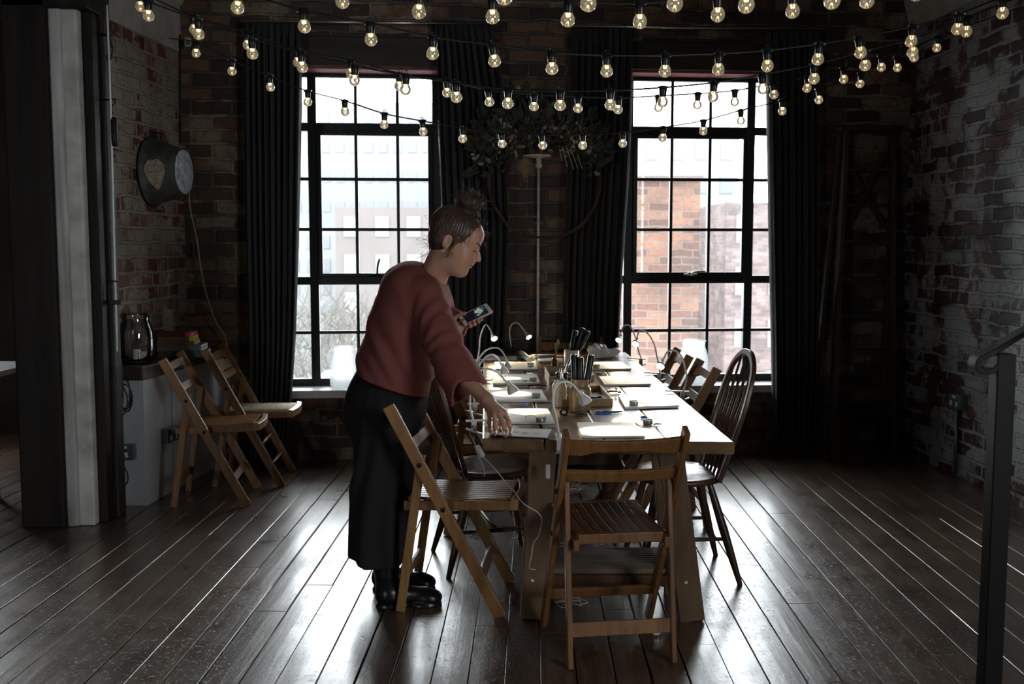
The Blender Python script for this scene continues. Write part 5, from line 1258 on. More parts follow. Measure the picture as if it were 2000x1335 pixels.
def nets(f, lo, hi, h):
    """surface nets on a regular grid; returns vertices and quads"""
    lo, hi = A3(lo), A3(hi); n = np.ceil((hi-lo)/h).astype(int)+1
    ax = [lo[i]+h*np.arange(n[i]) for i in range(3)]
    G = np.stack(np.meshgrid(*ax, indexing='ij'), -1).reshape(-1, 3)
    F = np.concatenate([f(G[i:i+400000]) for i in range(0, len(G), 400000)]).reshape(n)
    F[0], F[-1] = np.abs(F[0])+1e-4, np.abs(F[-1])+1e-4; F[:, 0], F[:, -1] = np.abs(F[:, 0])+1e-4, np.abs(F[:, -1])+1e-4; F[:, :, 0], F[:, :, -1] = np.abs(F[:, :, 0])+1e-4, np.abs(F[:, :, -1])+1e-4
    S_ = F < 0; m = n-1; acc = np.zeros((*m, 3)); cnt = np.zeros(m)
    co = [(i, j, k) for i in (0, 1) for j in (0, 1) for k in (0, 1)]
    sl = lambda c: tuple(slice(c[i], c[i]+m[i]) for i in range(3))
    for a in range(8):
        for b in range(a+1, 8):
            A, B = co[a], co[b]
            if sum(abs(A[i]-B[i]) for i in range(3)) != 1: continue
            fa, fb = F[sl(A)], F[sl(B)]; x = (fa < 0) != (fb < 0); t = np.where(x, fa/np.where(x, fa-fb, 1), 0)
            for i in range(3): acc[..., i] += np.where(x, A[i]+(B[i]-A[i])*t, 0)
            cnt += x
    act = cnt > 0; idx = -np.ones(m, int); idx[act] = np.arange(act.sum())
    cell = np.argwhere(act); vs = lo+h*(cell+acc[act]/cnt[act][:, None]); qs = []
    for d in range(3):
        e1, e2 = [(1, 2), (2, 0), (0, 1)][d]
        s0 = [slice(1, m[i]) for i in range(3)]; s0[d] = slice(0, m[d]); s1 = list(s0); s1[d] = slice(1, m[d]+1)
        a, b = S_[tuple(s0)], S_[tuple(s1)]; w_ = np.argwhere(a != b)
        if not len(w_): continue
        off = np.array([1, 1, 1]); off[d] = 0; g = w_+off; fl = a[tuple(w_.T)]
        o1 = np.zeros(3, int); o1[e1] = 1; o2 = np.zeros(3, int); o2[e2] = 1
        I = lambda q: idx[tuple(q.T)]
        q = np.stack([I(g-o1-o2), I(g-o2), I(g), I(g-o1)], 1); q[~fl] = q[~fl][:, ::-1]; qs.append(q)
    return vs, np.concatenate(qs)
def mesh_np(name, blocks, mat, parent=None, col=None):
    vs = []; fs = []; n = 0
    for v, f in blocks: vs.append(v); fs.append(f+n); n += len(v)
    vs = np.concatenate(vs); fs = np.concatenate(fs); me = bpy.data.meshes.new(name)
    me.vertices.add(len(vs)); me.vertices.foreach_set('co', vs.ravel()); me.loops.add(len(fs)*4); me.loops.foreach_set('vertex_index', fs.ravel())
    me.polygons.add(len(fs)); me.polygons.foreach_set('loop_start', np.arange(0, len(fs)*4, 4)); me.polygons.foreach_set('loop_total', np.full(len(fs), 4))
    me.polygons.foreach_set('use_smooth', np.ones(len(fs), bool)); me.update(); me.validate()
    if col is not None:
        at_ = me.color_attributes.new('tone', 'FLOAT_COLOR', 'POINT'); at_.data.foreach_set('color', np.concatenate([col(vs), np.ones((len(vs), 1))], 1).ravel())
    me.materials.append(mat); o = bpy.data.objects.new(name, me); C.objects.link(o)
    if parent: o.parent = parent
    return o
def RY(deg):
    a = math.radians(deg); return np.array([[math.cos(a), 0, math.sin(a)], [0, 1, 0], [-math.sin(a), 0, math.cos(a)]])
wo = thing('person', 'woman with hair bun, rust red blouse and black trousers leaning over the table', 'person')
m, nt, b = nm('skin'); va = nt.nodes.new('ShaderNodeVertexColor'); va.layer_name = 'tone'; link(nt, va.outputs[0], b.inputs['Base Color'])
b.inputs['Roughness'].default_value = .48; b.inputs['Subsurface Weight'].default_value = .12; b.inputs['Subsurface Radius'].default_value = (.02, .006, .003)
bump(nt, b, noisetex(nt, coords(nt), 260, 4), .12, .001); M['skin'] = m
SKIN = np.array([.50, .265, .18])
# ---- head frame: x to the nose, y to her left, z to the crown
HO = PX(890, 470, 4.08); HR = np.array([[math.cos(math.radians(24)), 0, math.sin(math.radians(24))], [0, 1, 0], [-math.sin(math.radians(24)), 0, math.cos(math.radians(24))]])
yw = math.radians(2); HR = np.array([[math.cos(yw), -math.sin(yw), 0], [math.sin(yw), math.cos(yw), 0], [0, 0, 1]])@HR
toL = lambda p: (p-HO)@HR
toW = lambda q: np.asarray(q)@HR.T+HO
neckA, neckB = toW([-.028, 0, -.055]), PX(838, 562, 4.15)
def f_head(p):
    q = toL(p); y = np.abs(q[:, 1]); s = np.stack([q[:, 0], y, q[:, 2]], 1)
    d = un([sd_ell(q, (-.014, 0, .035), (.103, .074, .088)), sd_ell(q, (.030, 0, -.030), (.066, .062, .088)), sd_ell(q, (.047, 0, .050), (.051, .060, .048))], .03)
    d = smin(d, sd_ell(q, (.036, 0, -.087), (.054, .052, .038)), .03); d = smin(d, sd_ell(q, (.074, 0, -.104), (.019, .020, .016)), .022)
    d = smin(d, sd_ell(s, (.050, .036, -.045), (.034, .027, .036)), .02)
    d = smin(d, sd_cap(q, (.015, 0, -.105), (.065, 0, -.112), .028, .014), .03)
    d = smin(d, sd_cap(s, (.087, .010, .024), (.072, .046, .020), .0075, .007), .014)
    d = smax(d, -sd_ell(s, (.108, .030, .000), (.020, .018, .0125)), .012)
    d = smin(d, sd_ell(s, (.0755, .030, -.0005), (.0135, .0145, .0125)), .003)
    d = smin(d, sd_cap(q, (.090, 0, .010), (.117, 0, -.032), .0065, .0098), .010)
    d = smin(d, sd_ell(s, (.1035, .0105, -.040), (.0105, .0065, .0075)), .008)
    d = smin(d, sd_ell(q, (.097, 0, -.043), (.015, .013, .012)), .004); d = smin(d, sd_ell(s, (.087, .014, -.027), (.015, .013, .020)), .010); d = smin(d, sd_ell(q, (.0935, 0, -.053), (.012, .016, .012)), .012)
    d = smin(d, sd_ell(q, (.0985, 0, -.0605), (.0090, .0215, .0064)), .004)
    d = smin(d, sd_ell(q, (.0950, 0, -.0735), (.0090, .0190, .0070)), .004)
    d = smax(d, -sd_cap(s, (.106, 0, -.0668), (.090, .024, -.0680), .0014, .0010), .002)
    e = sd_ell(s, (-.030, .074, -.014), (.019, .010, .031)); e = smax(e, -sd_ell(s, (-.027, .083, -.008), (.011, .007, .019)), .003)
    e = smin(e, sd_ell(s, (-.024, .075, -.038), (.009, .006, .009)), .004); d = smin(d, e, .004)
    w_ = sd_cap(p, neckA, neckB, .053, .062); d = smin(d, w_, .03)
    d = smin(d, sd_ell(p, PX(832, 600, 4.15), (.10, .17, .08)), .04)
    return d
hb = nets(f_head, toW([0, 0, 0])-np.array([.20, .20, .31]), toW([0, 0, 0])+np.array([.16, .20, .16]), .0030)
# ---- right forearm and hand
elb, wri = PX(885, 715, 3.86), PX(951, 781, 3.72)
zt_ = .768
def tip(px, py): return A3(atz(px, py, zt_))
tI, tM, tR, tP = tip(997, 849), tip(988, 851), tip(967, 848), tip(957, 842)
fing = [  # mcp, pip, dip, tip, radius
 (PX(985, 806, 3.655), PX(994, 824, 3.630), PX(998, 838, 3.630), tI, .0088), (PX(976, 808, 3.640), PX(983, 829, 3.615), PX(987, 842, 3.618), tM, .0090),
 (PX(966, 808, 3.645), PX(967, 829, 3.625), PX(967.5, 841, 3.630), tR, .0084), (PX(957, 807, 3.665), PX(955.5, 825, 3.655), PX(956.5, 835, 3.655), tP, .0074)]
thb = (PX(962, 795, 3.725), PX(971, 816, 3.735), PX(976, 831, 3.715), tip(977, 841)+np.array([0, .015, 0]), .0098)
def f_hand(p):
    d = sd_cap(p, elb, wri, .040, .0265)
    k = .010; pal = []
    for (a, b_, c, e, r) in fing: pal.append(sd_cap(p, wri+(a-wri)*.12, a, .019, .0115))
    pal.append(sd_cap(p, wri+np.array([0, .01, 0]), thb[0], .020, .015))
    d = smin(d, un(pal, .012), .02); fg = []
    for (a, b_, c, e, r) in fing:
        x = smin(sd_cap(p, a, b_, r*1.12, r*1.02), sd_ell(p, b_, (r*1.12, r*1.1, r*1.08)), .003); x = smin(x, sd_cap(p, b_, c, r*.98, r*.90), .003); x = smin(x, sd_cap(p, c, e, r*.90, r*.76), .003); fg.append(x)
    F_ = fg[0]
    for x in fg[1:]: F_ = smin(F_, x, .0016)
    d = smin(d, F_, .007)
    a, b_, c, e, r = thb; x = un([sd_cap(p, a, b_, r*1.3, r*1.05), sd_cap(p, b_, c, r*1.05, r*.95), sd_cap(p, c, e, r*.95, r*.75)], .004)
    return smin(d, x, .006)
bbx = np.array([elb, wri, tI, tP, thb[3]]); rb_ = nets(f_hand, bbx.min(0)-.05, bbx.max(0)+.05, .0021)
# ---- left hand round the phone
pc_ = PX(929, 614, 4.24); Lx = A3(V((.112, .030, .053)).normalized()); Sx = np.array([.028, -.052, -.036]); Sx -= Lx*Sx.dot(Lx); Sx /= np.linalg.norm(Sx); Nx = np.cross(Sx, Lx); Nx = Nx if Nx[2] > 0 else -Nx
ph = lambda a, b_, c: pc_+Lx*a+Sx*b_+Nx*c
lw, le = ph(-.115, .0, -.045), PX(862, 660, 4.40)
lf_ = [(ph(-.070, -.015, -.022), ph(-.052+.0, .020, -.022), ph(-.045, .040, -.010), ph(-.047, .041, .004)), (ph(-.058, -.018, -.024), ph(-.032, .018, -.022), ph(-.026, .040, -.010), ph(-.028, .041, .004)),
       (ph(-.050, -.022, -.024), ph(-.012, .014, -.020), ph(-.005, .036, -.012), ph(-.007, .041, .001)), (ph(-.044, -.026, -.020), ph(.004, .002, -.018), ph(.012, .026, -.014), ph(.011, .037, -.006))]
lt = (ph(-.100, -.030, -.012), ph(-.078, -.040, .002), ph(-.052, -.030, .012), ph(-.040, -.022, .0125))
def f_lh(p):
    d = sd_cap(p, le, lw, .036, .025); d = smin(d, un([sd_cap(p, lw, f_[0], .020, .012) for f_ in lf_], .012), .015)
    for f_ in lf_: d = smin(d, un([sd_cap(p, f_[0], f_[1], .0095, .0085), sd_cap(p, f_[1], f_[2], .0085, .008), sd_cap(p, f_[2], f_[3], .008, .0068)], .003), .0035)
    return smin(d, un([sd_cap(p, lt[0], lt[1], .013, .010), sd_cap(p, lt[1], lt[2], .010, .009), sd_cap(p, lt[2], lt[3], .009, .008)], .003), .006)
bbx = np.array([le, lw, ph(.02, 0, 0), lt[3]]); lb_ = nets(f_lh, bbx.min(0)-.05, bbx.max(0)+.05, .0024)
# ---- trunk and legs beneath the clothes
hipL, hipN = PX(762, 800, 4.22), PX(758, 802, 4.10)
kN, kF = PX(748, 950, 4.00), PX(755, 945, 4.20); anN, anF = PX(758, 1150, 3.95), PX(756, 1122, 4.15)
def f_trunk(p):
    d = un([sd_ell(p, PX(808, 600, 4.15), (.10, .16, .12)), sd_ell(p, PX(782, 680, 4.14), (.10, .14, .13)), sd_ell(p, PX(763, 755, 4.17), (.085, .115, .10))], .05)
    for a, b_, c in ((hipN, kN, anN), (hipL, kF, anF)): d = smin(d, un([sd_cap(p, a, b_, .065, .050), sd_cap(p, b_, c, .044, .026)], .02), .03)
    for s_, e_, w_ in ((PX(838, 590, 4.0), elb, wri), (PX(845, 585, 4.32), PX(862, 660, 4.40), lw)): d = smin(d, sd_cap(p, s_, e_, .045, .038), .02)
    return d
tk = nets(f_trunk, PX(690, 1150, 4.15)-np.array([.05, .35, .05]), PX(905, 545, 4.15)+np.array([.05, .35, .0]), .012)
lipc = toW([.095, 0, -.067]); 
def skin_col(v):
    c = np.tile(SKIN, (len(v), 1)); q = toL(v); y = np.abs(q[:, 1])
    l = np.clip(1-np.linalg.norm((q-np.array([.101, 0, -.067]))/np.array([.014, .021, .0115]), axis=1), 0, 1)*3; l = np.clip(l, 0, 1)[:, None]
    c = c*(1-l)+np.array([.36, .11, .09])*l
    bl = np.exp(-(((q[:, 0]-.06)/.03)**2+((y-.055)/.03)**2+((q[:, 2]+.04)/.03)**2))[:, None]*.35; c = c*(1-bl)+np.array([.50, .19, .13])*bl
    lid = np.exp(-(((q[:, 0]-.09)/.018)**2+((y-.030)/.018)**2+((q[:, 2]-.004)/.010)**2))[:, None]*.35; c = c*(1-lid)+np.array([.30, .14, .10])*lid
    for t in (tI, tM, tR, tP, thb[3]):
        k = np.exp(-(np.linalg.norm(v-t, axis=1)/.018)**2)[:, None]*.6; c = c*(1-k)+np.array([.52, .18, .13])*k
    return c
mesh_np('body', [hb, rb_, lb_, tk], M['skin'], wo, skin_col)
# brows, lashes
M['hair'] = plain('dark_brown_hair', (.060, .034, .019), .42, var=.35, sc=120); M['hair_d'] = plain('brow_hair', (.035, .02, .012), .7)
def on_face(x, y, z, o=.0006):
    p = toW([x, y, z])[None]
    for _ in range(25):
        d = f_head(p)[0]; x -= (d-o); p = toW([x, y, z])[None]
    return V(p[0])
for s in (-1, 1):
    k = MB(); pts = [on_face(.09, s*(.014+.042*t), .018+.010*math.sin(PI*.62*t)-.003*t) for t in [i/8 for i in range(9)]]; k.tube(pts, [.0016, .0026, .003, .003, .0028, .0024, .002, .0014, .0006], 6); k.build('eyebrow', M['hair_d'], wo, smooth=True)
    k = MB(); pts = [on_face(.09, s*(.018+.025*t), -.0055-.0025*math.sin(PI*t), .0004) for t in [i/8 for i in range(9)]]; k.tube(pts, [.0006]+[.0012]*7+[.0006], 5)
    for i in range(1, 9):
        a = pts[i]; k.tube([a, a+V(HR@np.array([.006, s*.003*(i/8), -.004]))], [.0005, .0001], 4)
    k.build('eyelashes', M['hair_d'], wo)
# ---- hair
rsn = random.Random(5)
def f_hair(p):
    q = toL(p); bx, bz = -.012, .125
    th = np.arctan2(q[:, 1], q[:, 0]-bx+1e-6); rad = np.hypot(q[:, 0]-bx, q[:, 1])
    strand = .0006*np.sin(th*46+4*np.sin(rad*30)+q[:, 2]*20)+.0005*np.sin(th*83+q[:, 2]*35)
    d = sd_ell(q, (-.016, 0, .040), (.110, .083, .090)); d = smin(d, sd_ell(q, (-.052, 0, -.018), (.056, .068, .062)), .03)
    d = smin(d, sd_ell(q, (.048, 0, .066), (.037, .049, .033)), .02)
    d = smin(d, sd_ell(q, (-.060, 0, .060), (.058, .066, .056)), .03)
    d = d-strand-.0016*wav(q, 60, 3)
    cut = sd_ell(q, (.108, 0, -.036), (.092, .125, .128)); d = smax(d, -cut-.003*wav(q, 90, 31), .014)
    d = smax(d, -(q[:, 2]+.083+.25*(q[:, 0]+.07)), .006)
    ear = sd_ell(np.stack([q[:, 0], np.abs(q[:, 1]), q[:, 2]], 1), (-.026, .090, -.016), (.021, .024, .032)); d = smax(d, -ear, .004)
    side = sd_cap(np.stack([q[:, 0], np.abs(q[:, 1]), q[:, 2]], 1), (.006, .071, .010), (-.006, .072, -.052), .008, .003)-.3*strand; d = smin(d, side, .008)
    bc_ = np.array([-.010, 0, .166]); r_ = q-bc_; ph_ = np.arctan2(r_[:, 2], r_[:, 0]); e_ = sd_ell(q, bc_, (.051, .048, .043))
    sw = (.0022*np.sin(5*ph_+r_[:, 1]*70)+.0009*np.sin(ph_*9+r_[:, 1]*260))*np.clip(np.hypot(r_[:, 0], r_[:, 2])/.035, 0, 1)**2+.0020*wav(q, 90, 8)
    bun = e_-sw; bun = smin(bun, sd_ell(q, (-.010, 0, .128), (.032, .032, .018))-strand, .006)
    return smin(d, bun, .005)
hv = nets(f_hair, toW([-.02, 0, .06])-np.array([.17, .12, .19]), toW([-.02, 0, .06])+np.array([.18, .12, .17]), .0024)
hr = mesh_np('hair', [hv], M['hair'], wo)
wz = MB()
def march(c, dirs, rmax=.2, both=False):
    # distance from c to the outside of the hair along each direction
    ts = np.linspace(.02, rmax, 60); P_ = c+dirs[:, None, :]*ts[None, :, None]; W_ = toW(P_.reshape(-1, 3)); D_ = f_hair(W_); D_ = (np.minimum(D_, f_head(W_)) if both else D_).reshape(len(dirs), -1)
    ins = D_ < 0; last = np.where(ins.any(1), ins.shape[1]-1-np.argmax(ins[:, ::-1], axis=1), 0); return ts[last]+(ts[1]-ts[0])*.4
hc = np.array([-.015, 0, .030]); bd = np.array([.0, 0, 1.0]); st_ = MB()
for i in range(900):
    # strands from the hairline and nape swept up to the bun
    a_ = rsn.uniform(0, 2*PI); el = rsn.uniform(-.9, .9)
    d0 = np.array([math.cos(a_)*math.cos(el), math.sin(a_)*math.cos(el), math.sin(el)]); d1 = bd+np.array([rsn.gauss(0, .12), rsn.gauss(0, .16), 0])
    t0, t1 = rsn.uniform(0, .5), rsn.uniform(.7, .97); T_ = np.linspace(t0, t1, 11)[:, None]; D_ = d0*(1-T_)+d1/np.linalg.norm(d1)*T_; D_ /= np.linalg.norm(D_, axis=1)[:, None]
    Rh = march(hc, D_, .125)
    if (Rh[3:] < .055).any(): continue
    R_ = march(hc, D_, .125, True)
    if np.abs(np.diff(R_)).max() > .014: continue
    E_ = hc+D_*R_[:, None]
    if (np.hypot((E_[:, 0]+.028)/.026, (E_[:, 2]+.014)/.036) < 1).any(): continue
    pts = hc+D_*(R_+.0003+.0005*np.sin(np.linspace(0, 3, 11)+i)*rsn.random())[:, None]
    st_.tube([V(x) for x in toW(pts)], [.0002]+[.0007]*9+[.0002], 4)
bc0 = np.array([-.010, 0, .166])
for i in range(150):
    n_ = np.array([rsn.gauss(0, .35), 1, rsn.gauss(0, .35)]); n_ /= np.linalg.norm(n_); u_ = np.cross(n_, [0, 0, 1.]); u_ /= np.linalg.norm(u_); v_ = np.cross(n_, u_); o_ = rsn.uniform(-.85, .85)
    a0_ = rsn.uniform(0, 6.3); T_ = np.linspace(a0_, a0_+rsn.uniform(1.5, 3.5), 14)[:, None]; D_ = u_*np.cos(T_)+v_*np.sin(T_)+n_*o_; D_ /= np.linalg.norm(D_, axis=1)[:, None]
    R_ = march(bc0, D_, .062)
    st_.tube([V(x) for x in toW(bc0+D_*(R_+.0008+.0015*rsn.random())[:, None])], [.0002]+[.0008]*12+[.0002], 4)
so_ = st_.build('hair_strands', M['hair'], hr, smooth=True); so_['kind'] = 'stuff'
def wisp(a, dirs, n, ln, curl, r=.0006, spread=.012):
    for i in range(n):
        p0 = np.array(a)+np.array([rsn.gauss(0, spread), rsn.gauss(0, spread), rsn.gauss(0, spread)]); d = np.array(dirs)+np.array([rsn.gauss(0, .5) for _ in range(3)]); d /= np.linalg.norm(d)
        e1 = np.cross(d, [0, 1, .2]); e1 /= np.linalg.norm(e1); L = ln*rsn.uniform(.5, 1.2); c_ = curl*rsn.uniform(.2, 1.0); pts = []; ph0 = rsn.uniform(0, 6)
        for j in range(9):
            t = j/8; pts.append(V(toW(p0+d*L*t+e1*c_*math.sin(ph0+t*5)*t+np.array([0, c_*.5*math.cos(t*6), 0]))))
        wz.tube(pts, [r]*6+[r*.8, r*.6, r*.3], 4)
for a in range(26):
    t = 2*PI*a/26; wisp((-.010+.050*math.cos(t), 0, .166+.042*math.sin(t)), (math.cos(t)*.6-.4*math.sin(t), 0, math.sin(t)*.7+.3*math.cos(t)), 5, .030, .008, .0006, .008)
wisp((.060, 0, .100), (.5, 0, .6), 18, .028, .008, .0007, .014); wisp((.082, 0, .075), (.7, 0, -.1), 18, .036, .010, .0007, .009); wisp((.090, 0, .045), (.35, 0, -.7), 9, .045, .012, .0007, .006)
wisp((-.09, 0, -.04), (-.8, 0, -.7), 26, .065, .010, .0006, .014); wisp((-.075, 0, -.075), (-.7, 0, -.9), 18, .080, .010, .0006, .012); wisp((-.06, 0, .125), (-.3, 0, .6), 20, .022, .006, .0007, .018)
wisp((-.004, -.078, -.050), (-.1, -.1, -1), 14, .035, .012, .0007, .005); wisp((.020, -.066, .02), (.1, -.2, -1), 10, .03, .008, .0007, .006); wisp((-.12, 0, .02), (-.6, 0, .2), 12, .018, .006, .0007, .02)
wo_ = wz.build('hair_wisps', M['hair'], hr); wo_['kind'] = 'stuff'
MB().tube([V(toW([-.025+.008*math.cos(t), -.083, -.055+.010*math.sin(t)])) for t in [2*PI*i/16 for i in range(16)]], .0011, 6, True).build('hoop_earring', plain('gold', (.7, .45, .2), .25, 1), wo, smooth=True)
MB().ball(V(toW([-.025, -.084, -.044])), .003, 8, 6).build('ear_stud', M['steel'], wo, smooth=True)
# ---- blouse
M['blouse'] = plain('rust_red_linen', (.185, .050, .040), .85, var=.07, sc=240, bmp=.5, bs=700)
nrmH = PX(850, 778, 4.0)-PX(690, 722, 4.0); hemN = np.array([nrmH[2], 0, -nrmH[0]]); hemN = hemN/np.linalg.norm(hemN); hemN = hemN if hemN[2] < 0 else -hemN; hemP = PX(768, 750, 4.12)
cufC, cufA = PX(913, 773, 3.775), PX(890, 728, 3.85); cufN = np.array([.56, -.10, -.80]); cufN /= np.linalg.norm(cufN)
def torso_core(p, g=0.0):
    d = un([sd_ell(p, PX(811, 588, 4.16), (.152+g, .200+g, .160+g)), sd_ell(p, PX(794, 640, 4.15), (.168+g, .195+g, .165+g)), sd_ell(p, PX(776, 705, 4.14), (.166+g, .190+g, .165+g)), sd_ell(p, PX(762, 770, 4.13), (.160+g, .185+g, .16+g))], .05)
    return d
def sleeve(p, g=0.0):
    d = un([sd_cap(p, PX(830, 575, 4.02), PX(860, 655, 3.93), .078+g, .074+g), sd_cap(p, PX(860, 655, 3.93), PX(891, 722, 3.86), .074+g, .079+g), sd_cap(p, PX(891, 722, 3.86), cufC+cufN*.06, .079+g, .086+g)], .02)
    return d
def f_bl(p):
    k = .0035*wav(p, 22, 4)+.0016*wav(p, 50, 6)
    q_ = (p-PX(800, 620, 4.0)); g_ = q_[:, 0]*.75+q_[:, 2]*.35; k = k+.0045*np.sin(g_*70+5*q_[:, 2]+2*wav(p, 8, 12))*np.exp(-(q_[:, 2]+.12)**2/.03)+.003*np.sin(g_*120+9*q_[:, 2])*np.exp(-(q_[:, 2]+.20)**2/.012)
    d = torso_core(p); d = smin(d, sd_ell(p, PX(797, 555, 4.16), (.10, .18, .085)), .04)
    ax = (cufC-PX(830, 575, 4.02)); ax /= np.linalg.norm(ax); s_ = (p-PX(830, 575, 4.02))@ax
    s2 = sleeve(p)-.0045*np.exp(-((s_-.26)/.07)**2)*np.sin(s_*120+6*wav(p, 12, 2))-.003*wav(p, 36, 9)-.0035*np.exp(-((s_-.12)/.10)**2)*np.sin(s_*40+(p[:, 0]-p[:, 1])*60)
    l2 = un([sd_cap(p, PX(848, 580, 4.33), PX(868, 655, 4.40), .078, .072), sd_cap(p, PX(868, 655, 4.40), PX(889, 630, 4.30), .072, .060)], .03)
    # the front of the blouse falls from the bust
    d = smin(d, l2, .04)-k; d = smax(d, (p-hemP)@hemN, .003)
    inner = smax(torso_core(p, -.010), -((p-hemP)@hemN+.05), .004); d = smax(d, -inner, .003)
    d = smin(d, s2, .022)
    d = smax(d, (p-cufC)@cufN, .003); inn = smax(sleeve(p, -.011), -((p-cufC)@cufN+.07), .004); d = smax(d, -inn, .002)
    d = smax(d, -sd_cap(p, neckB+(neckB-neckA)*.4, neckA, .055, .070), .006)
    d = smax(d, -sd_cap(p, ph(-.105, 0, -.035), ph(-.05, 0, -.01), .045, .05), .004)
    return d
bv = nets(f_bl, PX(685, 790, 4.15)-np.array([.03, .40, .03]), PX(950, 498, 4.15)+np.array([.04, .36, .03]), .0047)
mesh_np('blouse', [bv], M['blouse'], wo)
# turned cuff seam
# ---- trousers
M['trouser'] = plain('black_crepe', (.008, .0075, .009), .9, var=.2, sc=300, bmp=.3, bs=800)
hemz = at(738, 1100, 3.96).z
def f_tr(p):
    d = un([sd_ell(p, PX(757, 775, 4.17), (.172, .172, .15)), sd_ell(p, PX(768, 730, 4.16), (.140, .17, .12)), sd_ell(p, PX(748, 815, 4.15), (.168, .168, .14))], .05)
    t = np.clip((at(745, 800, 4).z-p[:, 2])/(at(745, 800, 4).z-hemz), 0, 1); legs = []
    for cx0, cx1, cx2, D0, D1, se in ((757, 743, 739, 4.07, 3.99, 1), (762, 750, 750, 4.22, 4.17, 2)):
        a, m_, e = PX(cx0, 810, D0), PX(cx1, 950, (D0+D1)/2), PX(cx2, 1100, D1)-np.array([0, 0, .06])
        q = p.copy(); 
        th = np.arctan2(p[:, 1]-m_[1], p[:, 0]-m_[0]); x = smin(sd_cap(q, a, m_, .125, .118), sd_cap(q, m_, e, .118, .116), .02)
        legs.append(x-(.003+.009*t)*np.sin(th*(6+se)+se+2*np.sin(p[:, 2]*6)))
    d = smin(d, smin(legs[0], legs[1], .03), .04); d = smax(d, hemz+.006*np.sin(p[:, 0]*25)-.09*(p[:, 0]-PX(740, 1000, 4)[0])-p[:, 2], .004)
    inn = un([sd_cap(p, PX(739, 1085, 3.98), PX(739, 1180, 3.98), .070, .075), sd_cap(p, PX(750, 1075, 4.17), PX(750, 1160, 4.17), .070, .075)], .01)
    return smax(d, -inn, .003)
tv = nets(f_tr, PX(655, 1108, 4.1)-np.array([.02, .32, .03]), PX(850, 715, 4.1)+np.array([.04, .32, .02]), .0085)
mesh_np('trousers', [tv], M['trouser'], wo)
# ---- shoes
M['shoe'] = plain('black_leather', (.009, .009, .010), .30, var=.2)
def shoe(hx, tx, yy, D, toeY, shaft):
    h, t = A3(atz(hx, yy)), A3(atz(tx, yy-toeY)); ax = (t-h); L = np.linalg.norm(ax); ax /= L; sd = np.array([-ax[1], ax[0], 0]); up = np.array([0, 0, 1.])
    R = np.stack([ax, sd, up], 1); c = h
    def f(p):
        q = (p-c)@R; d = un([sd_ell(q, (.060, 0, .050), (.062, .036, .048)), sd_cap(q, (.05, 0, .055), (L-.07, 0, .040), .040, .033), sd_ell(q, (L-.048, 0, .030), (.052, .047, .034))], .025)
        d = smin(d, sd_cap(p, c+ax*.048+up*.06, shaft, .043, .058), .03)
        sole = smax(smin(sd_ell(q, (L-.065, 0, .0), (.068, .050, .04)), sd_ell(q, (.055, 0, 0), (.060, .040, .04)), .05), np.maximum(q[:, 2]-.022, .001-q[:, 2]), .003)
        d = smax(d, .018-q[:, 2], .003); d = smin(d, sole, .002); return d
    lo = np.minimum(h, t)-np.array([.07, .07, .01]); hi = np.maximum(h, t)+np.array([.07, .14, .26]); return nets(f, lo, hi, .0040)
for a in ((736, 862, 1186, 3.9, 8, PX(753, 1088, 3.985)), (729, 850, 1152, 4.1, 3, PX(757, 1080, 4.17))): mesh_np('shoe', [shoe(*a)], M['shoe'], wo)
# rings on two fingers
for fi, t in ((2, .55), (0, .5)):
    a, b_ = fing[fi][0], fing[fi][1]; c = a+(b_-a)*t; d = (b_-a)/np.linalg.norm(b_-a); e1 = np.cross(d, [0, 1, 0]); e1 /= np.linalg.norm(e1); e2 = np.cross(d, e1)
    MB().tube([V(c+(e1*math.cos(u)+e2*math.sin(u))*.0102) for u in [2*PI*i/20 for i in range(20)]], .0014, 6, True).build('ring', M['steel'], wo, smooth=True)
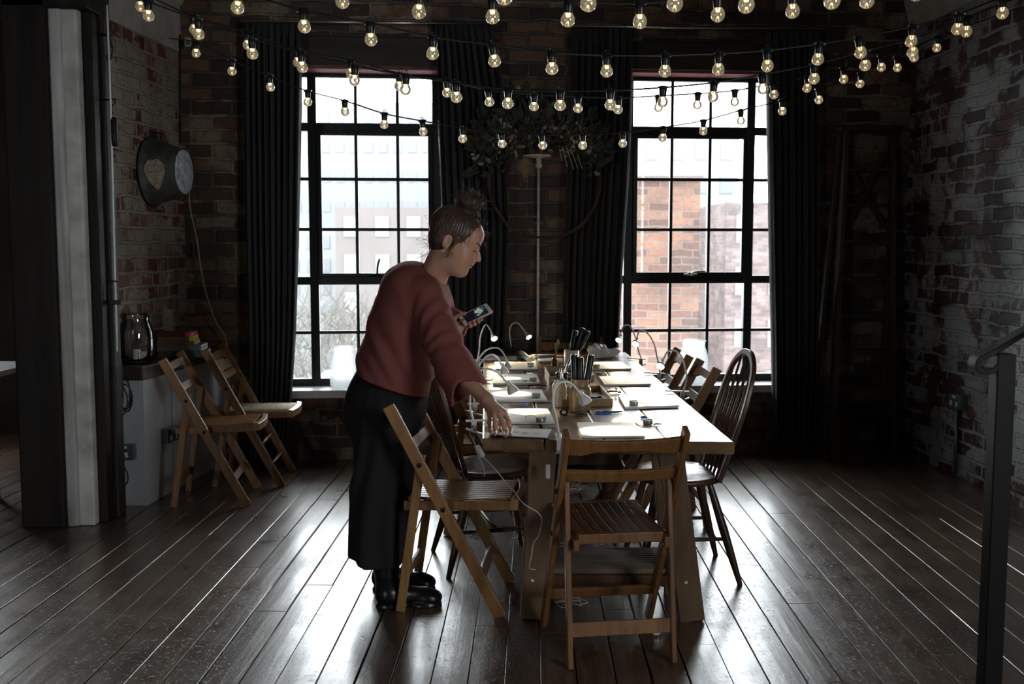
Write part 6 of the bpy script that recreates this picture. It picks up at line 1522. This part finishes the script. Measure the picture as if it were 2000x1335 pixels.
# nails
for a, b_, c, e, r in fing[:]:
    n_ = (e-c)/np.linalg.norm(e-c); f_ = np.array([0, -1., .1]); f_ -= n_*f_.dot(n_); f_ /= np.linalg.norm(f_); s_ = np.cross(n_, f_); p_ = e+f_*r*.62-n_*.001
    k = MB(); vs = [V(p_+n_*u*.0055+s_*w_*.0042+f_*(.0009-.0016*w_*w_)) for u in (-1, 0, .9) for w_ in (-1, -.4, .4, 1)]
    k.add(vs, [(i*4+j, i*4+j+1, i*4+j+5, i*4+j+4) for i in range(2) for j in range(3)]); o = k.build('fingernail', plain('nail', (.36, .185, .135), .7, spec=.15) if 'nail' not in M else M['nail'], wo, smooth=True); M['nail'] = o.data.materials[0]
    s9 = o.modifiers.new('t', 'SOLIDIFY'); s9.thickness = .0008
# ---- phone
pm = Matrix(((Lx[0], Sx[0], Nx[0], pc_[0]), (Lx[1], Sx[1], Nx[1], pc_[1]), (Lx[2], Sx[2], Nx[2], pc_[2]), (0, 0, 0, 1)))
pho = thing('smartphone', 'white and pink cased smartphone held in the woman\'s left hand, its camera view lit', 'phone'); pho.matrix_world = pm
def rr2(w_, h_, r_, n=6):
    out = []
    for cx, cy, a0_ in ((w_-r_, h_-r_, 0), (-w_+r_, h_-r_, 90), (-w_+r_, -h_+r_, 180), (w_-r_, -h_+r_, 270)):
        for i in range(n+1): t = math.radians(a0_+90*i/n); out.append((cx+r_*math.cos(t), cy+r_*math.sin(t)))
    return out
M['phcase'] = plain('rose_case', (.55, .40, .37), .35)
MB().prism(rr2(.069, .034, .009), -.005, .0035).build('phone_case', M['phcase'], pho, bevel=.0015)
MB().prism(rr2(.0665, .0315, .008), .0032, .0042).build('front_glass', M['white_pl'], pho)
m, nt, b = nm('phone_screen'); c = coords(nt); 
vd = nt.nodes.new('ShaderNodeVectorMath'); vd.operation = 'DISTANCE'; link(nt, c, vd.inputs[0]); vd.inputs[1].default_value = (.020, -.004, .0046); g1 = mth(nt, 'SUBTRACT', noisetex(nt, c, 60, 4, .6), mth(nt, 'MULTIPLY', vd.outputs['Value'], 11.0)); col = ramp(nt, g1, [(.12, (.006, .008, .012)), (.28, (.02, .045, .065)), (.36, (.10, .22, .30)), (.42, (.75, .80, .80)), (.52, (.60, .45, .16))])
link(nt, col, b.inputs['Emission Color']); b.inputs['Emission Strength'].default_value = .55; b.inputs['Base Color'].default_value = (.01, .01, .01, 1); b.inputs['Roughness'].default_value = .1
MB().prism(rr2(.052, .0285, .001, 2), .0042, .0046).build('screen', m, pho)
MB().lathe([(.0045, .0042), (.0052, .0042), (.0052, .0048), (.0045, .0048)], 20, (-.0595, 0, 0)).build('home_button', M['steel'], pho)
MB().b2((.0585, -.006, .0042), (.0598, .006, .0047)).build('earpiece', M['black_pl'], pho)
